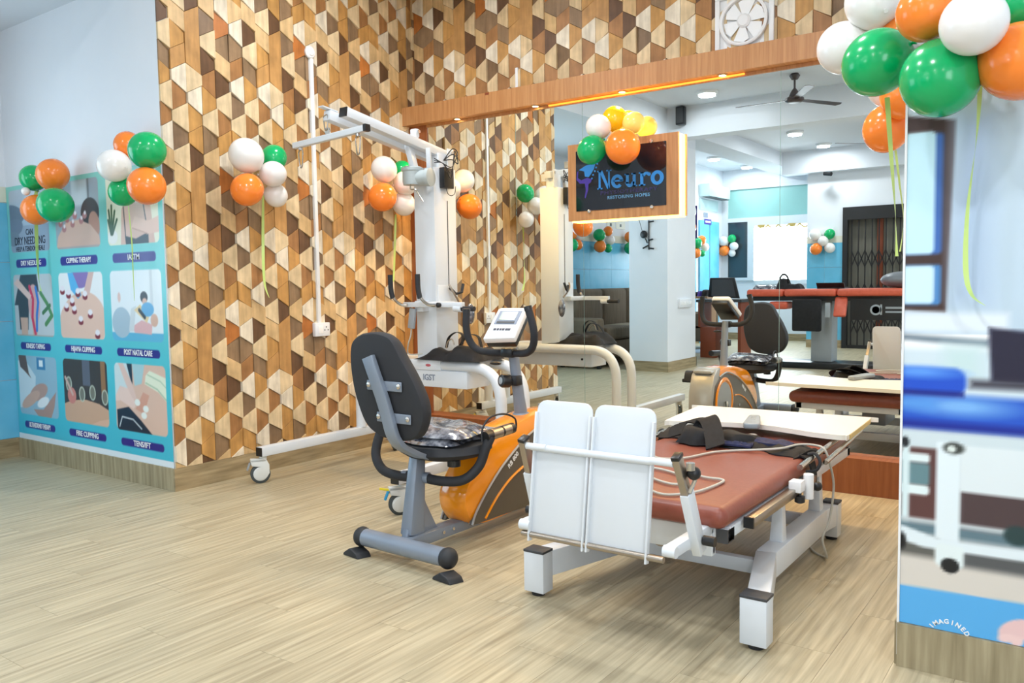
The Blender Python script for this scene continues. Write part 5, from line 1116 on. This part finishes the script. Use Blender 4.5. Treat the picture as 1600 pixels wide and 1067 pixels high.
MB().box(-1.64, -1.06, -8.4, -7.8, .12, .40).build('seat', 'brown_corduroy', t, bevel=.04); MB().box(-1.66, -1.46, -8.4, -7.8, .40, .80).build('backrest', 'brown_corduroy', t, bevel=.05)
for y in (-7.80, -8.28): MB().box(-1.62, -1.08, y - .12, y, .30, .56).build('armrest', 'brown_corduroy', t, bevel=.03)
for x in (-1.12, -1.6):
    for y in (-7.86, -8.34): MB().beam((x, y, 0), (x, y, .13), .03, .03, .045, .045).build('leg', 'black_plastic', t)
tag(blob(-1.35, -.72, -7.75, -7.15, .001, lambda a, b: .012, seed=12, amp=.003).build('rug', 'rug'), 'small blue-grey rug on the floor beside the armchair in the mirror', 'rug')
# desk, cabinet and monitor
t = thing('desk', (-.9, -7.1, 0), 'light wooden desk with clutter beyond the pillar in the mirror', 'desk')
MB().box(-1.10, -.68, -7.3, -6.95, .80, .83).build('desk_top', 'oak', t); MB().box(-1.10, -1.07, -7.28, -6.97, 0, .80).build('side_panel', 'oak', t); MB().box(-.71, -.68, -7.28, -6.97, 0, .80).build('side_panel', 'oak', t)
for k, (x, z, r, m_) in enumerate(((-1.02, .86, .035, 'navy_cloth'), (-.94, .865, .04, 'black_cloth'), (-.86, .86, .035, 'sign_purple'), (-.78, .87, .045, 'black_cloth'))):
    tag(blob(x - r, x + r, -7.16 - r, -7.1 + r, .830, lambda a, b: .05 + .01 * k, 10, 8, seed=20 + k, amp=.01).build('cloth_bundle', m_), ['navy', 'black', 'purple', 'tall black'][k] + ' cloth bundle on the wooden desk in the mirror', 'clothing', 'bundles on the desk')
t = thing('side_table', (-.35, -6.7, 0), 'dark table with reddish wood side panel behind the exercise bike in the mirror', 'table')
MB().box(-.66, -.02, -6.95, -6.5, .76, .80).build('table_top', 'dark_cap', t); MB().box(-.62, -.40, -6.9, -6.55, 0, .42).build('cabinet', 'orange_wood', t, bevel=.004)
MB().box(-.64, -.61, -6.93, -6.53, .42, .76).build('side_panel', 'orange_wood', t); MB().box(-.08, -.04, -6.93, -6.53, 0, .76).build('side_panel', 'orange_wood', t)
t = thing('monitor', (-.28, -6.5, .8), 'black desktop monitor on the table behind the exercise bike in the mirror', 'monitor')
MB().prism([(-.50, .83), (-.06, .81), (-.13, 1.09), (-.47, 1.09)], lambda a, b, c: (a, c, b), -6.56, -6.53).build('casing', 'black_plastic', t, bevel=.006)
MB().prism([(-.45, .85), (-.11, .835), (-.16, 1.06), (-.44, 1.065)], lambda a, b, c: (a, c, b), -6.531, -6.527).build('screen', 'dark_cap', t); MB().box(-.33, -.23, -6.62, -6.55, .80, .86).build('stand', 'black_plastic', t)
# three-section treatment couch
t = thing('traction_couch', (1.3, -5.9, 0), 'coral padded treatment couch on a grey column with black side panel in the mirror', 'treatment table')
for a, b in ((.36, .80), (.81, 1.40), (1.41, 2.40)): MB().box(a, b, -6.2, -5.62, .852, .938).build('pad', 'coral_leather', t, bevel=.03, seg=4)
MB().box(.42, 2.38, -6.15, -5.68, .800, .855).build('pad_frame', 'black_plastic', t)
MB().box(1.08, 1.32, -6.05, -5.80, .08, .80).build('column', 'grey_plastic', t, bevel=.01)
MB().box(.66, 2.3, -6.15, -5.70, 0, .075).build('base', 'black_plastic', t, bevel=.01)
sp_ = MB().box(1.57, 2.40, -5.66, -5.63, .585, .82).build('side_panel', 'black_plastic', t)
lg2 = MB().lathe([(.060, 0), (.060, .004), (.040, .004), (.040, 0)], (1.83, -5.629, .700), (0, 1, 0), 24).build('logo_ring', 'grey_plastic', t)
MB().box(1.875, 1.895, -5.630, -5.625, .645, .76).box(1.93, 2.14, -5.630, -5.626, .712, .735).box(1.93, 2.14, -5.630, -5.626, .668, .688).build('logo_bars', 'grey_plastic', t)['kind'] = 'stuff'
MB().box(.62, .84, -5.9, -5.66, .700, .790).build('arm_pad', 'coral_leather', t, bevel=.025, seg=3)
MB().beam((.90, -5.75, .80), (1.0, -5.75, .55), .02, .02).build('arm_strut', 'black_plastic', t)
MB().beam((1.45, -5.70, .84), (1.45, -5.60, .62), .14, .05).build('hanging_pad', 'coral_leather', t, bevel=.02)
tag(MB().box(.93, 1.26, -5.60, -5.54, .45, .82).build('equipment_bag', 'black_cloth', bevel=.02), 'black equipment bag hanging from the coral treatment couch', 'bag')
tag(MB().beam((1.325, -5.585, .78), (1.325, -5.58, .61), .055, .03).build('hand_control', 'grey_plastic', bevel=.008), 'grey hand control hanging from the coral treatment couch', 'remote control')
tag(blob(.37, .64, -6.0, -5.75, .938, lambda a, b: .045, 16, 10, seed=31, amp=.006).build('wrapped_cushion', 'plastic_wrap'), 'grey plastic wrapped cushion on the left end of the coral couch in the mirror', 'cushion')
t = thing('shoulder_bag', (.8, -5.85, .94), 'black bag with a looped handle standing on the coral couch in the mirror', 'bag')
blob(.66, .97, -5.95, -5.75, .938, lambda a, b: .06 + .06 * (a < .4), 18, 10, seed=33, amp=.012).build('body', 'black_cloth', t)
MB().tube(catmull([(.68, -5.85, .98), (.70, -5.85, 1.08), (.745, -5.85, 1.115), (.79, -5.85, 1.07), (.80, -5.85, .98)], 5), .012, 8).build('handle', 'black_cloth', t)
t = thing('laptop', (1.3, -5.85, .94), 'black laptop half open on the coral couch in the mirror', 'laptop')
MB().box(1.15, 1.46, -5.98, -5.78, .938, .952).build('keyboard_base', 'black_plastic', t); MB().beam((1.305, -5.79, .95), (1.305, -5.74, 1.005), .31, .008, up=(0, 1, 0)).build('lid', 'black_plastic', t)
tag(MB().ell((2.06, -5.9, 1.03), (.24, .20, .095), 28, 16).build('exercise_ball', 'ball_grey'), 'grey half-deflated exercise ball on the right end of the coral couch', 'ball')
# collapsible gate
t = thing('collapsible_gate', (1.2, -8.97, 0), 'black folding iron gate across the doorway in the mirror', 'gate')
MB().box(.66, .73, -8.98, -8.90, 0, 2.12).build('gate_post', 'black_iron', t); MB().box(1.68, 1.75, -8.98, -8.90, 0, 2.12).build('gate_post', 'black_iron', t)
MB().box(.73, 1.68, -8.98, -8.90, 1.93, 2.12).build('top_rail', 'black_iron', t); MB().box(.73, 1.68, -8.98, -8.92, 0, .05).build('bottom_rail', 'black_iron', t)
for k in range(10): x = .78 + k * .096; MB().box(x - .008, x + .008, -8.965, -8.95, .05, 1.93).build('bar', 'black_iron', t)
for k in range(9):
    x = .78 + k * .096
    for z in (.35, .85, 1.35): 
        for s in (-1, 1): MB().beam((x, -8.945, z - s * .12), (x + .096, -8.945, z + s * .12), .006, .016).build('lattice_bar', 'black_iron', t)
struct(MB().box(.6, 1.8, -9.12, -9.08, -.05, 2.2).build('door_1', 'gate_back', smooth=False))
tag(MB().box(1.12, 1.20, -9.08, -9.04, 0, 2.1).build('door_strip', 'orange_wood'), 'reddish wooden strip behind the black folding gate', 'post')
# recess window, bright door, curtain, blue door, air conditioner
wn = struct(MB().box(XL, -1.61, YD, YD + .05, 1.05, 2.72).box(-1.61, .12, YD, YD + .05, 2.65, 2.72).box(-1.61, .12, YD, YD + .05, 2.08, 2.15).box(-1.25, -1.13, YD, YD + .05, 1.05, 2.08).box(-1.61, -1.25, YD, YD + .05, 1.05, 1.10).box(-1.13, .12, YD, YD + .05, 2.00, 2.08).box(-1.13, .12, YD, YD + .05, .98, 1.05).build('window_1', 'window_frame', smooth=False))
MB().box(-1.61, .12, YD + .01, YD + .02, 2.15, 2.65).build('pane', 'frosted_teal', wn); MB().box(-1.61, -1.25, YD + .01, YD + .02, 1.10, 2.08).build('pane', 'dark_glass', wn)
MB().box(-1.13, .12, YD + .01, YD + .02, 1.05, 2.00).build('pane', 'daylight_pane', wn); MB().box(-1.055, -1.04, YD + .05, YD + .065, 1.28, 1.42).build('window_handle', 'dark_cap', wn)
t = thing('valance', (-.5, YD + .08, 1.98), 'tan scalloped valance over the bright window in the mirror', 'curtain')
for k in range(6): a = -1.06 + k * .18; MB().tube(catmull([(a, YD + .07, 2.0), (a + .09, YD + .07, 1.94), (a + .18, YD + .07, 2.0)], 6), .012, 8).build('swag', 'curtain_tan', t)
for a in (-.99, -.46): MB().prism([(a - .06, 2.01), (a + .06, 2.01), (a + .015, 1.90), (a + .012, 1.76), (a - .012, 1.76), (a - .015, 1.90)], lambda p, q, c: (p, c, q), YD + .06, YD + .08).build('tail', 'curtain_tan', t)
dr = struct(MB().box(XL, XL + .03, -9.95, -9.10, 0, 2.08).build('door_2', 'blue_tile', smooth=False)); MB().box(XL + .03, XL + .032, -9.53, -9.51, 0, 2.08).build('door_gap', 'dark_cap', dr)
t = thing('door_sign', (XL + .04, -9.4, 2.1), 'small white and purple sign above the blue door in the mirror', 'sign')
MB().box(XL + .03, XL + .036, -9.58, -9.28, 2.02, 2.11).build('plate', 'sign_purple', t); MB().box(XL + .001, XL + .006, -9.50, -9.32, 2.14, 2.22).build('icon', 'ink_grey', t); MB().box(XL + .036, XL + .037, -9.54, -9.32, 2.05, 2.08).build('text_line', 'paper_white', t)
t = thing('air_conditioner', (XL, -9.55, 2.46), 'pale teal wall air conditioner above the blue door in the mirror', 'air conditioner')
MB().box(XL, XL + .2, -10.05, -9.1, 2.47, 2.68).build('body', 'teal_ac', t, bevel=.02); MB().box(XL + .05, XL + .19, -10.0, -9.15, 2.462, 2.472).build('louvre', 'dark_cap', t); MB().box(XL, XL + .03, -9.9, -9.12, 2.26, 2.44).build('pipe_cover', 'teal_ac', t, bevel=.004)
tag(MB().box(-1.04, -.90, -7.11, -7.10, 1.66, 2.13).build('banner', 'banner_purple'), 'purple vertical banner beside the pillar in the mirror', 'banner')
for y0_, y1_, z0_, z1_, l_, n2 in ((-6.14, -5.92, 1.80, 1.90, 'nearer small printed chart on the wall above the sofa in the mirror', 0), (-6.45, -6.18, 1.80, 1.91, 'farther small printed chart on the wall above the sofa in the mirror', 1), (-6.98, -6.78, 1.88, 1.96, 'blue framed notice on the wall near the pillar in the mirror', 2)):
    t = thing('wall_chart', (XL, (y0_ + y1_) / 2, z0_), l_, 'chart')
    MB().box(XL, XL + .006, y0_, y1_, z0_, z1_).build('sheet', 'cream_strip' if n2 < 2 else 'sign_purple', t); MB().box(XL + .006, XL + .007, (y0_ + y1_) / 2 - .025, (y0_ + y1_) / 2 + .025, z0_ + .03, z0_ + .07).build('figure', 'dark_cap' if n2 < 2 else 'paper_white', t)
tag(MB().box(.18, .52, YF + .0002, YF + .010, 1.73, 1.82).build('wall_notice', 'paper_white'), 'white notice on the wall above the balloons between window and gate', 'notice')
t = thing('exercise_station', (-.45, -4.59, 1.58), 'black wall-mounted exercise wheel with pegs on the white pillar in the mirror', 'exercise device')
MB().lathe([(.042, 0), (.045, .02), (.02, .03)], (-.49, -4.60, 1.60), (0, 1, 0), 24).build('hub', 'black_plastic', t)
MB().box(-.435, -.425, -4.6, -4.585, 1.42, 1.76).build('rail', 'dark_cap', t)
for x0_, z0_, x1_, z1_ in ((-.43, 1.74, -.36, 1.745), (-.47, 1.56, -.44, 1.50), (-.43, 1.53, -.37, 1.54), (-.50, 1.44, -.43, 1.47), (-.43, 1.44, -.36, 1.43), (-.55, 1.78, -.50, 1.62)): MB().cyl((x0_, -4.58, z0_), (x1_, -4.575, z1_), .009 if z0_ < 1.77 else .003, n=10).build('peg', 'black_plastic', t)
t = thing('switch_box', (-.19, -5.05, .74), 'white switch box on the side of the white pillar in the mirror', 'switch')
MB().box(-.2, -.17, -5.25, -4.88, .74, .84).build('box', 'socket_white', t, bevel=.004)
for k in range(4): MB().box(-.17, -.166, -5.22 + k * .085, -5.16 + k * .085, .77, .81).build('rocker', 'paper_white', t, bevel=.001)
